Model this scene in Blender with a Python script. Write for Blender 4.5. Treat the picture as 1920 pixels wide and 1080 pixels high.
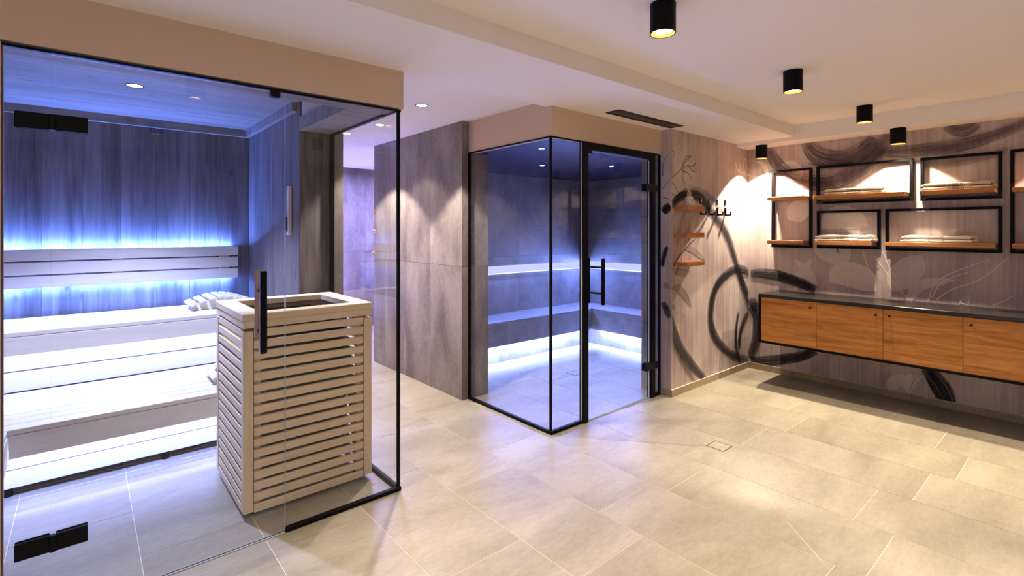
import bpy, bmesh, math, random
from mathutils import Vector, Matrix
random.seed(7)
for o in list(bpy.data.objects):
    bpy.data.objects.remove(o)
SC = bpy.context.scene
COL = SC.collection
R = math.radians

# ------------------------------------------------------------------ camera, world, exposure
H = 1.45
cd = bpy.data.cameras.new('camera')
cam = bpy.data.objects.new('camera', cd)
COL.objects.link(cam)
cam.location = (0, 0, H)
FWD = math.atan2(1105, 943)                      # heading measured from +X towards +Y
cam.rotation_euler = (R(90), 0, FWD - math.pi / 2)
cd.sensor_width = 36.0
cd.lens = 943.0 / 1920.0 * 36.0
cd.shift_y = -108.0 / 1920.0
cd.clip_start = 0.02
SC.camera = cam

SC.view_settings.view_transform = 'Standard'
SC.view_settings.look = 'None'
SC.view_settings.gamma = 1.0
SC.view_settings.use_curve_mapping = False
SC.view_settings.exposure = 0.42

w = bpy.data.worlds.new('world')
SC.world = w
w.use_nodes = True
bg = w.node_tree.nodes['Background']
bg.inputs[0].default_value = (0.84, 0.84, 1.0, 1)
bg.inputs[1].default_value = 0.8

CY = SC.cycles
CY.max_bounces = 8
CY.diffuse_bounces = 5
CY.glossy_bounces = 4
CY.transmission_bounces = 4
CY.transparent_max_bounces = 24
CY.caustics_reflective = False
CY.caustics_refractive = False
CY.sample_clamp_indirect = 6.0
CY.use_denoising = True
try:
    CY.denoiser = 'OPENIMAGEDENOISE'
    CY.denoising_input_passes = 'RGB_ALBEDO_NORMAL'
except Exception:
    pass

WARM = (1.0, 0.84, 0.62)
LED = (0.27, 0.36, 1.0)                           # bench strips
LED_BLUE = (0.10, 0.22, 1.0)                      # strip behind the sauna backrest
LED_STEAM = (0.19, 0.29, 1.0)
PURPLE = (0.36, 0.34, 1.0)
TRAY_W, LOW_W, SPOT_W = 118.0, 100.0, 160.0

def spot(loc, power, col, deg=94, blend=.25, rad=.025, rot=(0, 0, 0)):
    l = bpy.data.lights.new('spot_light', 'SPOT')
    l.energy = power; l.color = col; l.spot_size = R(deg); l.spot_blend = blend; l.shadow_soft_size = rad
    o = bpy.data.objects.new('spot_light', l); COL.objects.link(o); o.location = loc; o.rotation_euler = rot
    return o

def area(loc, sx, sy, power, col, rot=(0, 0, 0), spread=180):
    l = bpy.data.lights.new('area_light', 'AREA'); l.shape = 'RECTANGLE'; l.size = sx; l.size_y = sy
    l.energy = power; l.color = col; l.spread = R(spread)
    o = bpy.data.objects.new('area_light', l); COL.objects.link(o); o.location = loc; o.rotation_euler = rot
    return o

# added, unseen window behind the camera: lets world light in as cool fill
pl = bpy.data.lights.new('fill_window_portal', 'AREA'); pl.shape = 'RECTANGLE'; pl.size = 1.94; pl.size_y = 3.5
pl.cycles.is_portal = True
po = bpy.data.objects.new('fill_window_portal', pl); COL.objects.link(po); po.location = (-1.60, -.25, 1.25); po.rotation_euler = (0, R(-90), 0)

# ceiling lamps: visible fittings, plus unseen ones behind the camera added to light the room
Z_TRAY, Z_LOW, Z_BAND, Z_COR = 2.44, 2.335, 2.30, 2.385
TRAY_LAMPS = [(1.93, 1.245), (3.36, 1.245), (4.74, 1.225), (.56, 1.245), (.5, -.4), (1.93, -.4), (3.36, -.4), (4.8, -.4)]
LOW_LAMPS = [(5.17, 2.21), (5.17, 1.10), (5.17, -.01)]
COR_SPOTS = [(1.93, 3.30), (2.0, 4.15), (1.93, 4.72)]
for x, y in TRAY_LAMPS:
    spot((x, y, Z_TRAY - .132), TRAY_W * (1.15 if x < 3 else .74), WARM, 76, .55, .014)
for i, (x, y) in enumerate(LOW_LAMPS):
    spot((x, y, Z_BAND - .122), LOW_W * (2.0 if i == 0 else .8), WARM, 104, .08, .022, (0, 0, 0))
for (x, y), f_ in zip(COR_SPOTS, (1.1, .12, 1.1)):             # the middle fitting is dimmed
    spot((x, y, Z_COR - .008), SPOT_W * f_, (1, .88, .78), 96, .22, .02)
spot((.24, 3.82, 2.315), 230, (.50, .58, 1), 98, .6, .03)            # sauna ceiling spot
for x, y in [(3.6, 3.74), (2.86, 2.98), (4.21, 3.33)]:             # steam room ceiling spots
    spot((x, y, 2.105), 5, (.8, .88, 1), 110, .5, .02)
# shower niche at the corridor's far end
area((2.9, 6.2, 2.3), .8, .8, 160, PURPLE)
area((2.2, 6.9, .3), .6, .2, 60, PURPLE, (R(180), 0, 0))
# LED strips: sauna (benches and backrest), steam room (bench and wall channel)
LEDP = 2.9
area((.18, 4.884, 1.305), 1.6, .02, 16 * LEDP, LED_BLUE, (R(180), 0, 0))
area((.18, 4.884, 1.065), 1.6, .02, 12 * LEDP, LED_BLUE)
area((.18, 4.26, .735), 1.8, .03, 3.4 * LEDP, LED, (R(8), 0, 0))
area((.18, 3.70, .285), 1.8, .03, 4 * LEDP, LED, (R(5), 0, 0))
area((3.80, 4.22, .215), 2.1, .03, 16 * LEDP, LED, (R(25), 0, 0))
area((4.92, 3.50, .215), 1.2, .03, 10 * LEDP, LED, (R(25), 0, R(-90)))
area((3.98, 4.585, 1.0), 2.4, .03, 13 * LEDP, LED_STEAM, (R(-65), 0, 0))
area((5.235, 3.70, 1.0), 1.7, .03, 11 * LEDP, LED_STEAM, (R(-65), 0, R(-90)))

# ------------------------------------------------------------------ material helpers
def new_mat(name):
    m = bpy.data.materials.new(name); m.use_nodes = True
    nt = m.node_tree; nt.nodes.clear()
    out = nt.nodes.new('ShaderNodeOutputMaterial')
    return m, nt, out

def N(nt, t, **k):
    n = nt.nodes.new(t)
    for a, v in k.items():
        setattr(n, a, v)
    return n

def principled(nt, out, col=(.5, .5, .5), rough=.5, metal=0, spec=.5):
    p = N(nt, 'ShaderNodeBsdfPrincipled')
    p.inputs['Base Color'].default_value = (*col, 1)
    p.inputs['Roughness'].default_value = rough
    p.inputs['Metallic'].default_value = metal
    p.inputs['Specular IOR Level'].default_value = spec
    nt.links.new(p.outputs[0], out.inputs[0])
    return p

def plain(name, col, rough=.5, metal=0, spec=.5, bump=0, bscale=80):
    m, nt, out = new_mat(name)
    p = principled(nt, out, col, rough, metal, spec)
    tc = N(nt, 'ShaderNodeTexCoord')
    nz = N(nt, 'ShaderNodeTexNoise'); nz.inputs['Scale'].default_value = bscale; nz.inputs['Detail'].default_value = 3
    nt.links.new(tc.outputs['Object'], nz.inputs['Vector'])
    mr = N(nt, 'ShaderNodeMapRange'); mr.inputs['To Min'].default_value = .96; mr.inputs['To Max'].default_value = 1.04
    nt.links.new(nz.outputs[0], mr.inputs['Value'])
    vm = N(nt, 'ShaderNodeVectorMath', operation='SCALE'); vm.inputs[0].default_value = col
    nt.links.new(mr.outputs[0], vm.inputs['Scale']); nt.links.new(vm.outputs[0], p.inputs['Base Color'])
    if bump:
        b = N(nt, 'ShaderNodeBump'); b.inputs['Strength'].default_value = bump; b.inputs['Distance'].default_value = .002
        nt.links.new(nz.outputs[0], b.inputs['Height']); nt.links.new(b.outputs[0], p.inputs['Normal'])
    return m

def emit(name, col, s):
    m, nt, out = new_mat(name)
    e = N(nt, 'ShaderNodeEmission'); e.inputs[0].default_value = (*col, 1); e.inputs[1].default_value = s
    nt.links.new(e.outputs[0], out.inputs[0])
    return m

def ramp(nt, stops):
    r = N(nt, 'ShaderNodeValToRGB')
    while len(r.color_ramp.elements) < len(stops):
        r.color_ramp.elements.new(.5)
    for e, (p, c) in zip(r.color_ramp.elements, stops):
        e.position = p; e.color = (*c, 1)
    return r

def coords(nt, scale=(1, 1, 1), rnd=True):
    """object coordinates, shifted per object so alike pieces differ"""
    tc = N(nt, 'ShaderNodeTexCoord')
    mp = N(nt, 'ShaderNodeMapping'); mp.inputs['Scale'].default_value = scale
    if rnd:
        oi = N(nt, 'ShaderNodeObjectInfo')
        vm = N(nt, 'ShaderNodeVectorMath', operation='SCALE'); vm.inputs[0].default_value = (31.7, 17.3, 23.1)
        nt.links.new(oi.outputs['Random'], vm.inputs['Scale'])
        ad = N(nt, 'ShaderNodeVectorMath', operation='ADD')
        nt.links.new(tc.outputs['Object'], ad.inputs[0]); nt.links.new(vm.outputs[0], ad.inputs[1])
        nt.links.new(ad.outputs[0], mp.inputs['Vector'])
    else:
        nt.links.new(tc.outputs['Object'], mp.inputs['Vector'])
    return mp

def wood(name, c1, c2, axis='x', freq=1.0, rough=.5, knots=0.0, spec=.3, contrast=1.0):
    m, nt, out = new_mat(name)
    p = principled(nt, out, c1, rough, 0, spec)
    long_, wide = .9 * freq, 14 * freq
    sc = {'x': (long_, wide, wide), 'y': (wide, long_, wide), 'z': (wide, wide, long_)}[axis]
    mp = coords(nt, sc)
    n1 = N(nt, 'ShaderNodeTexNoise'); n1.inputs['Scale'].default_value = 1.0; n1.inputs['Detail'].default_value = 6; n1.inputs['Roughness'].default_value = .65; n1.inputs['Distortion'].default_value = .8
    nt.links.new(mp.outputs[0], n1.inputs['Vector'])
    n2 = N(nt, 'ShaderNodeTexNoise'); n2.inputs['Scale'].default_value = 6.0; n2.inputs['Detail'].default_value = 3
    nt.links.new(mp.outputs[0], n2.inputs['Vector'])
    mx = N(nt, 'ShaderNodeMath', operation='MULTIPLY_ADD'); mx.inputs[1].default_value = .35
    nt.links.new(n2.outputs[0], mx.inputs[0]); nt.links.new(n1.outputs[0], mx.inputs[2])
    lo, hi = .67 - .17 / contrast, .67 + .17 / contrast
    r = ramp(nt, [(max(0, lo), c2), (min(1, hi), c1)])
    nt.links.new(mx.outputs[0], r.inputs[0])
    src = r.outputs[0]
    if knots:
        m2 = coords(nt, {'x': (1.3, 3, 3), 'y': (3, 1.3, 3), 'z': (3, 3, 1.3)}[axis])
        v = N(nt, 'ShaderNodeTexVoronoi'); v.inputs['Scale'].default_value = 1.6
        nt.links.new(m2.outputs[0], v.inputs['Vector'])
        mr = N(nt, 'ShaderNodeMapRange'); mr.inputs['From Min'].default_value = .03; mr.inputs['From Max'].default_value = .11
        mr.inputs['To Min'].default_value = knots; mr.inputs['To Max'].default_value = 0
        nt.links.new(v.outputs['Distance'], mr.inputs['Value'])
        mix = N(nt, 'ShaderNodeMix', data_type='RGBA')
        nt.links.new(mr.outputs[0], mix.inputs['Factor']); nt.links.new(src, mix.inputs['A'])
        mix.inputs['B'].default_value = (c2[0] * .3, c2[1] * .25, c2[2] * .22, 1)
        src = mix.outputs['Result']
    nt.links.new(src, p.inputs['Base Color'])
    b = N(nt, 'ShaderNodeBump'); b.inputs['Strength'].default_value = .15; b.inputs['Distance'].default_value = .002
    nt.links.new(n1.outputs[0], b.inputs['Height']); nt.links.new(b.outputs[0], p.inputs['Normal'])
    return m

def stone(name, c1, c2, stretch=(1, 1, 1), rough=.45, spec=.4, var=.06, fine=.5):
    m, nt, out = new_mat(name)
    p = principled(nt, out, c1, rough, 0, spec)
    mp = coords(nt, stretch)
    n1 = N(nt, 'ShaderNodeTexNoise'); n1.inputs['Scale'].default_value = 2.2; n1.inputs['Detail'].default_value = 9; n1.inputs['Roughness'].default_value = .62; n1.inputs['Distortion'].default_value = .4
    nt.links.new(mp.outputs[0], n1.inputs['Vector'])
    n2 = N(nt, 'ShaderNodeTexNoise'); n2.inputs['Scale'].default_value = 38; n2.inputs['Detail'].default_value = 5; n2.inputs['Roughness'].default_value = .7
    nt.links.new(mp.outputs[0], n2.inputs['Vector'])
    mx = N(nt, 'ShaderNodeMath', operation='MULTIPLY_ADD'); mx.inputs[1].default_value = fine
    nt.links.new(n2.outputs[0], mx.inputs[0]); nt.links.new(n1.outputs[0], mx.inputs[2])
    c = .5 + .5 * fine
    r = ramp(nt, [(c - .17, c2), (c + .17, c1)])
    nt.links.new(mx.outputs[0], r.inputs[0])
    oi = N(nt, 'ShaderNodeObjectInfo')
    mr = N(nt, 'ShaderNodeMapRange'); mr.inputs['To Min'].default_value = 1 - var; mr.inputs['To Max'].default_value = 1 + var
    nt.links.new(oi.outputs['Random'], mr.inputs['Value'])
    vm = N(nt, 'ShaderNodeVectorMath', operation='SCALE')
    nt.links.new(r.outputs[0], vm.inputs[0]); nt.links.new(mr.outputs[0], vm.inputs['Scale'])
    nt.links.new(vm.outputs[0], p.inputs['Base Color'])
    b = N(nt, 'ShaderNodeBump'); b.inputs['Strength'].default_value = .12; b.inputs['Distance'].default_value = .003
    nt.links.new(n2.outputs[0], b.inputs['Height']); nt.links.new(b.outputs[0], p.inputs['Normal'])
    return m

def glass(name, tint=(1, 1, 1), extra=0.0):
    """clear architectural pane: transparent with Schlick reflection, same from both sides"""
    m, nt, out = new_mat(name)
    g = N(nt, 'ShaderNodeNewGeometry')
    dt = N(nt, 'ShaderNodeVectorMath', operation='DOT_PRODUCT')
    nt.links.new(g.outputs['Incoming'], dt.inputs[0]); nt.links.new(g.outputs['Normal'], dt.inputs[1])
    ab = N(nt, 'ShaderNodeMath', operation='ABSOLUTE'); nt.links.new(dt.outputs['Value'], ab.inputs[0])
    on = N(nt, 'ShaderNodeMath', operation='SUBTRACT'); on.inputs[0].default_value = 1; nt.links.new(ab.outputs[0], on.inputs[1])
    pw = N(nt, 'ShaderNodeMath', operation='POWER'); pw.inputs[1].default_value = 5; nt.links.new(on.outputs[0], pw.inputs[0])
    ma = N(nt, 'ShaderNodeMath', operation='MULTIPLY_ADD'); ma.inputs[1].default_value = .9; ma.inputs[2].default_value = .024 + extra
    nt.links.new(pw.outputs[0], ma.inputs[0])
    t = N(nt, 'ShaderNodeBsdfTransparent'); t.inputs[0].default_value = (*tint, 1)
    gl = N(nt, 'ShaderNodeBsdfGlossy'); gl.inputs['Roughness'].default_value = 0.0
    mx = N(nt, 'ShaderNodeMixShader')
    nt.links.new(ma.outputs[0], mx.inputs[0]); nt.links.new(t.outputs[0], mx.inputs[1]); nt.links.new(gl.outputs[0], mx.inputs[2])
    nt.links.new(mx.outputs[0], out.inputs[0])
    return m

def paper_colour(nt):
    """streaked mauve wallpaper, laid out in world position so prints on it match"""
    g = N(nt, 'ShaderNodeNewGeometry')
    def mapped(sc, **k):
        mp = N(nt, 'ShaderNodeMapping'); mp.inputs['Scale'].default_value = sc
        nt.links.new(g.outputs['Position'], mp.inputs['Vector'])
        n = N(nt, 'ShaderNodeTexNoise')
        for a, v in k.items(): n.inputs[a].default_value = v
        nt.links.new(mp.outputs[0], n.inputs['Vector'])
        return n
    n1 = mapped((34, 34, .8), Scale=1, Detail=6, Roughness=.75)
    n2 = mapped((1.5, 1.5, .8), Scale=1.6, Detail=3)
    n3 = mapped((420, 420, 420), Scale=1)
    a = N(nt, 'ShaderNodeMath', operation='MULTIPLY_ADD'); a.inputs[1].default_value = 1.3
    nt.links.new(n2.outputs[0], a.inputs[0]); nt.links.new(n1.outputs[0], a.inputs[2])
    b = N(nt, 'ShaderNodeMath', operation='MULTIPLY_ADD'); b.inputs[1].default_value = .2
    nt.links.new(n3.outputs[0], b.inputs[0]); nt.links.new(a.outputs[0], b.inputs[2])
    r = ramp(nt, [(.5, PAPER2), (.74, PAPER1)])
    sc = N(nt, 'ShaderNodeMath', operation='MULTIPLY'); sc.inputs[1].default_value = .5
    nt.links.new(b.outputs[0], sc.inputs[0]); nt.links.new(sc.outputs[0], r.inputs[0])
    return r.outputs[0]
def wallpaper():
    m, nt, out = new_mat('mural_wallpaper')
    p = principled(nt, out, (.5, .42, .4), .7, 0, .2)
    nt.links.new(paper_colour(nt), p.inputs['Base Color'])
    return m
PAPER1, PAPER2 = (.58, .49, .47), (.33, .25, .26)

def ink(name, col, streak=.5, cut=.62):
    """printed brush stroke: dry-brush streaks run along the stroke (u along, v across)"""
    m, nt, out = new_mat(name)
    uv = N(nt, 'ShaderNodeUVMap')
    mp = N(nt, 'ShaderNodeMapping'); mp.inputs['Scale'].default_value = (2.2, 34, 1)
    nt.links.new(uv.outputs[0], mp.inputs['Vector'])
    nz = N(nt, 'ShaderNodeTexNoise'); nz.inputs['Scale'].default_value = 1; nz.inputs['Detail'].default_value = 5; nz.inputs['Roughness'].default_value = .7
    nt.links.new(mp.outputs[0], nz.inputs['Vector'])
    sx = N(nt, 'ShaderNodeSeparateXYZ'); nt.links.new(uv.outputs[0], sx.inputs[0])
    # distance from the middle of the stroke, 0..1
    c = N(nt, 'ShaderNodeMath', operation='SUBTRACT'); c.inputs[1].default_value = .5; nt.links.new(sx.outputs['Y'], c.inputs[0])
    d = N(nt, 'ShaderNodeMath', operation='ABSOLUTE'); nt.links.new(c.outputs[0], d.inputs[0])
    e = N(nt, 'ShaderNodeMath', operation='MULTIPLY_ADD'); e.inputs[1].default_value = streak; nt.links.new(d.outputs[0], e.inputs[0]); nt.links.new(nz.outputs[0], e.inputs[2])
    mr = N(nt, 'ShaderNodeMapRange'); mr.inputs['From Min'].default_value = cut; mr.inputs['From Max'].default_value = cut + .06
    mr.inputs['To Min'].default_value = 1; mr.inputs['To Max'].default_value = .06
    nt.links.new(e.outputs[0], mr.inputs['Value'])
    at = N(nt, 'ShaderNodeAttribute'); at.attribute_name = 'opacity'
    mu = N(nt, 'ShaderNodeMath', operation='MULTIPLY'); nt.links.new(mr.outputs[0], mu.inputs[0]); nt.links.new(at.outputs['Fac'], mu.inputs[1])
    p = N(nt, 'ShaderNodeBsdfPrincipled'); p.inputs['Base Color'].default_value = (*col, 1); p.inputs['Roughness'].default_value = .7
    p.inputs['Specular IOR Level'].default_value = .2
    t = N(nt, 'ShaderNodeBsdfTransparent'); mx = N(nt, 'ShaderNodeMixShader')
    nt.links.new(mu.outputs[0], mx.inputs[0]); nt.links.new(t.outputs[0], mx.inputs[1]); nt.links.new(p.outputs[0], mx.inputs[2])
    nt.links.new(mx.outputs[0], out.inputs[0])
    return m

def flatprint(name, col, lo=.6, hi=1.2):
    """print on the wallpaper: its colour mixed over the paper's own"""
    m, nt, out = new_mat(name)
    p = principled(nt, out, col, .7, 0, .2)
    at = N(nt, 'ShaderNodeAttribute'); at.attribute_name = 'opacity'
    uv = N(nt, 'ShaderNodeUVMap'); nz = N(nt, 'ShaderNodeTexNoise'); nz.inputs['Scale'].default_value = 5; nz.inputs['Detail'].default_value = 4
    nt.links.new(uv.outputs[0], nz.inputs['Vector'])
    mr = N(nt, 'ShaderNodeMapRange'); mr.inputs['From Min'].default_value = .3; mr.inputs['From Max'].default_value = .7; mr.inputs['To Min'].default_value = lo; mr.inputs['To Max'].default_value = hi
    nt.links.new(nz.outputs[0], mr.inputs['Value'])
    mu = N(nt, 'ShaderNodeMath', operation='MULTIPLY', use_clamp=True); nt.links.new(mr.outputs[0], mu.inputs[0]); nt.links.new(at.outputs['Fac'], mu.inputs[1])
    mx = N(nt, 'ShaderNodeMix', data_type='RGBA'); mx.inputs['B'].default_value = (*col, 1)
    nt.links.new(paper_colour(nt), mx.inputs['A']); nt.links.new(mu.outputs[0], mx.inputs['Factor']); nt.links.new(mx.outputs['Result'], p.inputs['Base Color'])
    return m

def towel_mat(name, base, stripe):
    """woven cotton with a broad band and thin lines across the length (object y runs 0..1 along it)"""
    m, nt, out = new_mat(name)
    p = principled(nt, out, base, .95, 0, .1)
    uv = N(nt, 'ShaderNodeUVMap'); sx = N(nt, 'ShaderNodeSeparateXYZ'); nt.links.new(uv.outputs[0], sx.inputs[0])
    r = N(nt, 'ShaderNodeValToRGB'); r.color_ramp.interpolation = 'CONSTANT'
    st = [(0, 0), (.40, 1), (.413, 0), (.425, 1), (.438, 0), (.455, .8), (.57, 0), (.585, 1), (.598, 0), (.61, 1), (.622, 0)]
    els = r.color_ramp.elements
    while len(els) < len(st):
        els.new(.99)
    for e, (q, v) in zip(els, st):
        e.position = q; e.color = (v, v, v, 1)
    nt.links.new(sx.outputs['X'], r.inputs[0])
    mix = N(nt, 'ShaderNodeMix', data_type='RGBA'); mix.inputs['A'].default_value = (*base, 1); mix.inputs['B'].default_value = (*stripe, 1)
    nt.links.new(r.outputs[0], mix.inputs['Factor']); nt.links.new(mix.outputs['Result'], p.inputs['Base Color'])
    nz = N(nt, 'ShaderNodeTexNoise'); nz.inputs['Scale'].default_value = 260
    tc = N(nt, 'ShaderNodeTexCoord'); nt.links.new(tc.outputs['Object'], nz.inputs['Vector'])
    b = N(nt, 'ShaderNodeBump'); b.inputs['Strength'].default_value = .3; b.inputs['Distance'].default_value = .002
    nt.links.new(nz.outputs[0], b.inputs['Height']); nt.links.new(b.outputs[0], p.inputs['Normal'])
    return m

M = dict(
    plaster=plain('white_plaster', (.90, .86, .84), .9, 0, .2, .15, 220),
    header=plain('beige_plaster', (.66, .50, .385), .9, 0, .2, .2, 260),
    floor=stone('beige_floor_tile', (.385, .345, .272), (.265, .232, .175), (.55, 1.6, 1), .38, .45, .035),
    grout=plain('pale_grout', (.74, .66, .54), .9),
    grout_dark=plain('grey_grout', (.36, .32, .29), .9),
    walltile=stone('grey_brown_wall_tile', (.29, .25, .225), (.135, .11, .10), (1.6, 1.6, .55), .5, .35, .06),
    steamtile=stone('grey_steam_tile', (.27, .25, .25), (.14, .13, .135), (1.2, 1.2, .9), .42, .4, .05),
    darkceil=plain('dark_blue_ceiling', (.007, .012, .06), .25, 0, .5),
    black=plain('black_powder_coat', (.004, .004, .005), .4, 0, .08),
    blackmetal=plain('satin_black_metal', (.005, .005, .006), .32, 0, .14),
    topblack=plain('black_worktop', (.018, .015, .014), .22, 0, .5),
    oldwood=wood('weathered_grey_wood', (.20, .175, .165), (.07, .058, .056), 'z', .55, .6, .9, .25, .95),
    oldwood_x=wood('weathered_ceiling_wood', (.30, .27, .25), (.17, .145, .135), 'x', .5, .6, .5, .25),
    aspen=wood('pale_aspen', (.82, .69, .50), (.72, .575, .385), 'x', 1.0, .55, 0, .3),
    aspen_y=wood('pale_aspen_side', (.82, .69, .50), (.72, .575, .385), 'y', 1.0, .55, 0, .3),
    aspen_z=wood('pale_aspen_upright', (.82, .69, .50), (.72, .575, .385), 'z', 1.0, .55, 0, .3),
    oak=wood('warm_oak', (.60, .26, .065), (.34, .125, .025), 'y', 1.6, .45, .75, .3, 1.15),
    shelfoak=wood('shelf_oak', (.46, .20, .06), (.27, .095, .025), 'y', 1.3, .4, 0, .35),
    shelfoak_x=wood('small_shelf_oak', (.50, .19, .055), (.32, .11, .03), 'x', 1.3, .4, 0, .35),
    steel=plain('brushed_steel', (.35, .35, .35), .4, 1),
    darkmetal=plain('dark_heater_metal', (.03, .028, .027), .5, .6),
    rock=stone('sauna_stone', (.12, .115, .11), (.04, .038, .036), (6, 6, 6), .8, .3, .2),
    glass=glass('clear_glass', (.985, .992, .995)),
    glassedge=plain('glass_edge', (.62, .70, .78), .15, 0, .6),
    ceramic=plain('white_ceramic', (.78, .74, .68), .35),
    reed=plain('reed', (.72, .60, .36), .8),
    capwood=wood('bottle_cap_wood', (.55, .34, .18), (.42, .24, .12), 'z', 3, .6),
    streak_gold=plain('light_streak_gold', (.78, .62, .38), .4, .3),  # colour of the light streaks painted on the sauna floor
    sand=plain('dark_sand', (.02, .03, .06), .6),
    paper=None,
    goldring=plain('gold_reflector', (.9, .55, .15), .25, .9),
    lampglow=emit('warm_lamp_glow', (1.0, .72, .38), 26),
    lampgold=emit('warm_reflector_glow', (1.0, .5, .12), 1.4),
    spotglow=emit('neutral_spot_glow', (1.0, .9, .7), 8),
    coolglow=emit('cool_spot_glow', (.9, 1.0, 1.0), 30),
    ledglow=emit('led_strip_glow', (.50, .60, 1.0), 2.0),
    ledsoft=emit('led_diffuser_glow', (.55, .60, 1.0), .85),
    ink=ink('black_brush_ink', (.010, .008, .013), .28, .60),
    ink2=ink('grey_brush_ink', (.07, .055, .06), .45),
    mauve=ink('mauve_brush_ink', (.09, .06, .07), .25, .555),
    leaf=flatprint('pale_leaf_print', (.80, .72, .64), 1.3, 1.9),
    shade=flatprint('grey_leaf_print', (.13, .09, .10)),
    line=flatprint('pale_line_print', (.92, .84, .72), .9, 1.1),
    twig=flatprint('dark_twig_print', (.035, .03, .035), .9, 1.1),
    towel_a=towel_mat('cream_towel', (.74, .66, .53), (.26, .22, .19)),
    towel_b=towel_mat('beige_towel', (.60, .49, .33), (.24, .18, .14)),
    towel_c=towel_mat('white_towel', (.80, .74, .65), (.36, .31, .28)),
)
M['paper'] = wallpaper()

# ------------------------------------------------------------------ mesh helpers
class MB:
    """collects shapes (world coordinates) and links them as ONE mesh object"""
    def __init__(s):
        s.v, s.f, s.mi = [], [], []
    def box(s, x0, x1, y0, y1, z0, z1, mi=0):
        b = len(s.v)
        s.v += [(x, y, z) for z in (z0, z1) for y in (y0, y1) for x in (x0, x1)]
        s.f += [tuple(b + i for i in q) for q in ((0, 2, 3, 1), (4, 5, 7, 6), (0, 1, 5, 4), (2, 6, 7, 3), (0, 4, 6, 2), (1, 3, 7, 5))]
        s.mi += [mi] * 6
        return s
    def cyl(s, p0, p1, r0, r1=None, n=20, caps=True, mi=0):
        r1 = r0 if r1 is None else r1
        p0, p1 = Vector(p0), Vector(p1); d = (p1 - p0).normalized()
        a = d.orthogonal().normalized(); c = d.cross(a); b = len(s.v)
        for p, r in ((p0, r0), (p1, r1)):
            for i in range(n):
                t = 2 * math.pi * i / n
                s.v.append(tuple(p + a * (r * math.cos(t)) + c * (r * math.sin(t))))
        for i in range(n):
            j = (i + 1) % n
            s.f.append((b + i, b + j, b + n + j, b + n + i)); s.mi.append(mi)
        if caps:
            s.f.append(tuple(b + n - 1 - i for i in range(n))); s.f.append(tuple(b + n + i for i in range(n))); s.mi += [mi, mi]
        return s
    def lathe(s, prof, c, n=28, mi=0):
        b = len(s.v)
        for r, z in prof:
            for i in range(n):
                t = 2 * math.pi * i / n
                s.v.append((c[0] + r * math.cos(t), c[1] + r * math.sin(t), c[2] + z))
        for k in range(len(prof) - 1):
            for i in range(n):
                j = (i + 1) % n
                s.f.append((b + k * n + i, b + k * n + j, b + (k + 1) * n + j, b + (k + 1) * n + i)); s.mi.append(mi)
        return s
    def sweep(s, pts, r, n=8):
        for a, b in zip(pts[:-1], pts[1:]):
            s.cyl(a, b, r, n=n)
        return s
    def obj(s, name, mat, parent=None, bevel=0, smooth=False, origin=None, mats=None):
        me = bpy.data.meshes.new(name)
        if origin is None:
            xs = list(zip(*s.v)); origin = tuple((min(a) + max(a)) / 2 for a in xs[:2]) + (min(xs[2]),)
        o_ = Vector(origin)
        me.from_pydata([tuple(Vector(v) - o_) for v in s.v], [], s.f)
        for m_ in (mats or [mat]):
            me.materials.append(m_)
        me.polygons.foreach_set('material_index', s.mi if len(s.mi) == len(s.f) else [0] * len(s.f))
        me.update()
        if smooth:
            me.polygons.foreach_set('use_smooth', [True] * len(me.polygons))
            try:
                me.set_sharp_from_angle(angle=R(40))
            except Exception:
                pass
        o = bpy.data.objects.new(name, me); COL.objects.link(o)
        o.location = origin
        if parent is not None:
            o.parent = parent
            o.location = Vector(origin) - parent.matrix_basis.translation - pworld(parent)
        if bevel:
            bv = o.modifiers.new('bevel', 'BEVEL'); bv.width = bevel; bv.segments = 1; bv.limit_method = 'ANGLE'
        return o

def pworld(p):
    t = Vector((0, 0, 0)); q = p.parent
    while q is not None:
        t += q.matrix_basis.translation; q = q.parent
    return t

def box(name, mat, x0, x1, y0, y1, z0, z1, parent=None, bevel=0, **k):
    return MB().box(x0, x1, y0, y1, z0, z1).obj(name, mat, parent, bevel, **k)

def tag(o, label=None, cat=None, group=None, kind=None):
    if label: o['label'] = label
    if cat: o['category'] = cat
    if group: o['group'] = group
    if kind: o['kind'] = kind
    return o

def thing(name, loc, label, cat, group=None, kind=None):
    o = bpy.data.objects.new(name, None); COL.objects.link(o); o.location = loc; o.empty_display_size = .1
    return tag(o, label, cat, group, kind)

def struct(name, mat, x0, x1, y0, y1, z0, z1, **k):
    return tag(box(name, mat, x0, x1, y0, y1, z0, z1, **k), kind='structure')

def dup(o, loc=None, parent=None, label=None):
    c = o.copy(); COL.objects.link(c)
    if parent is not None: c.parent = parent
    if loc is not None: c.location = loc
    if label: c['label'] = label
    for ch in [q for q in COL.objects if q.parent == o]:
        dup(ch, None, c)
    return c
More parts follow.
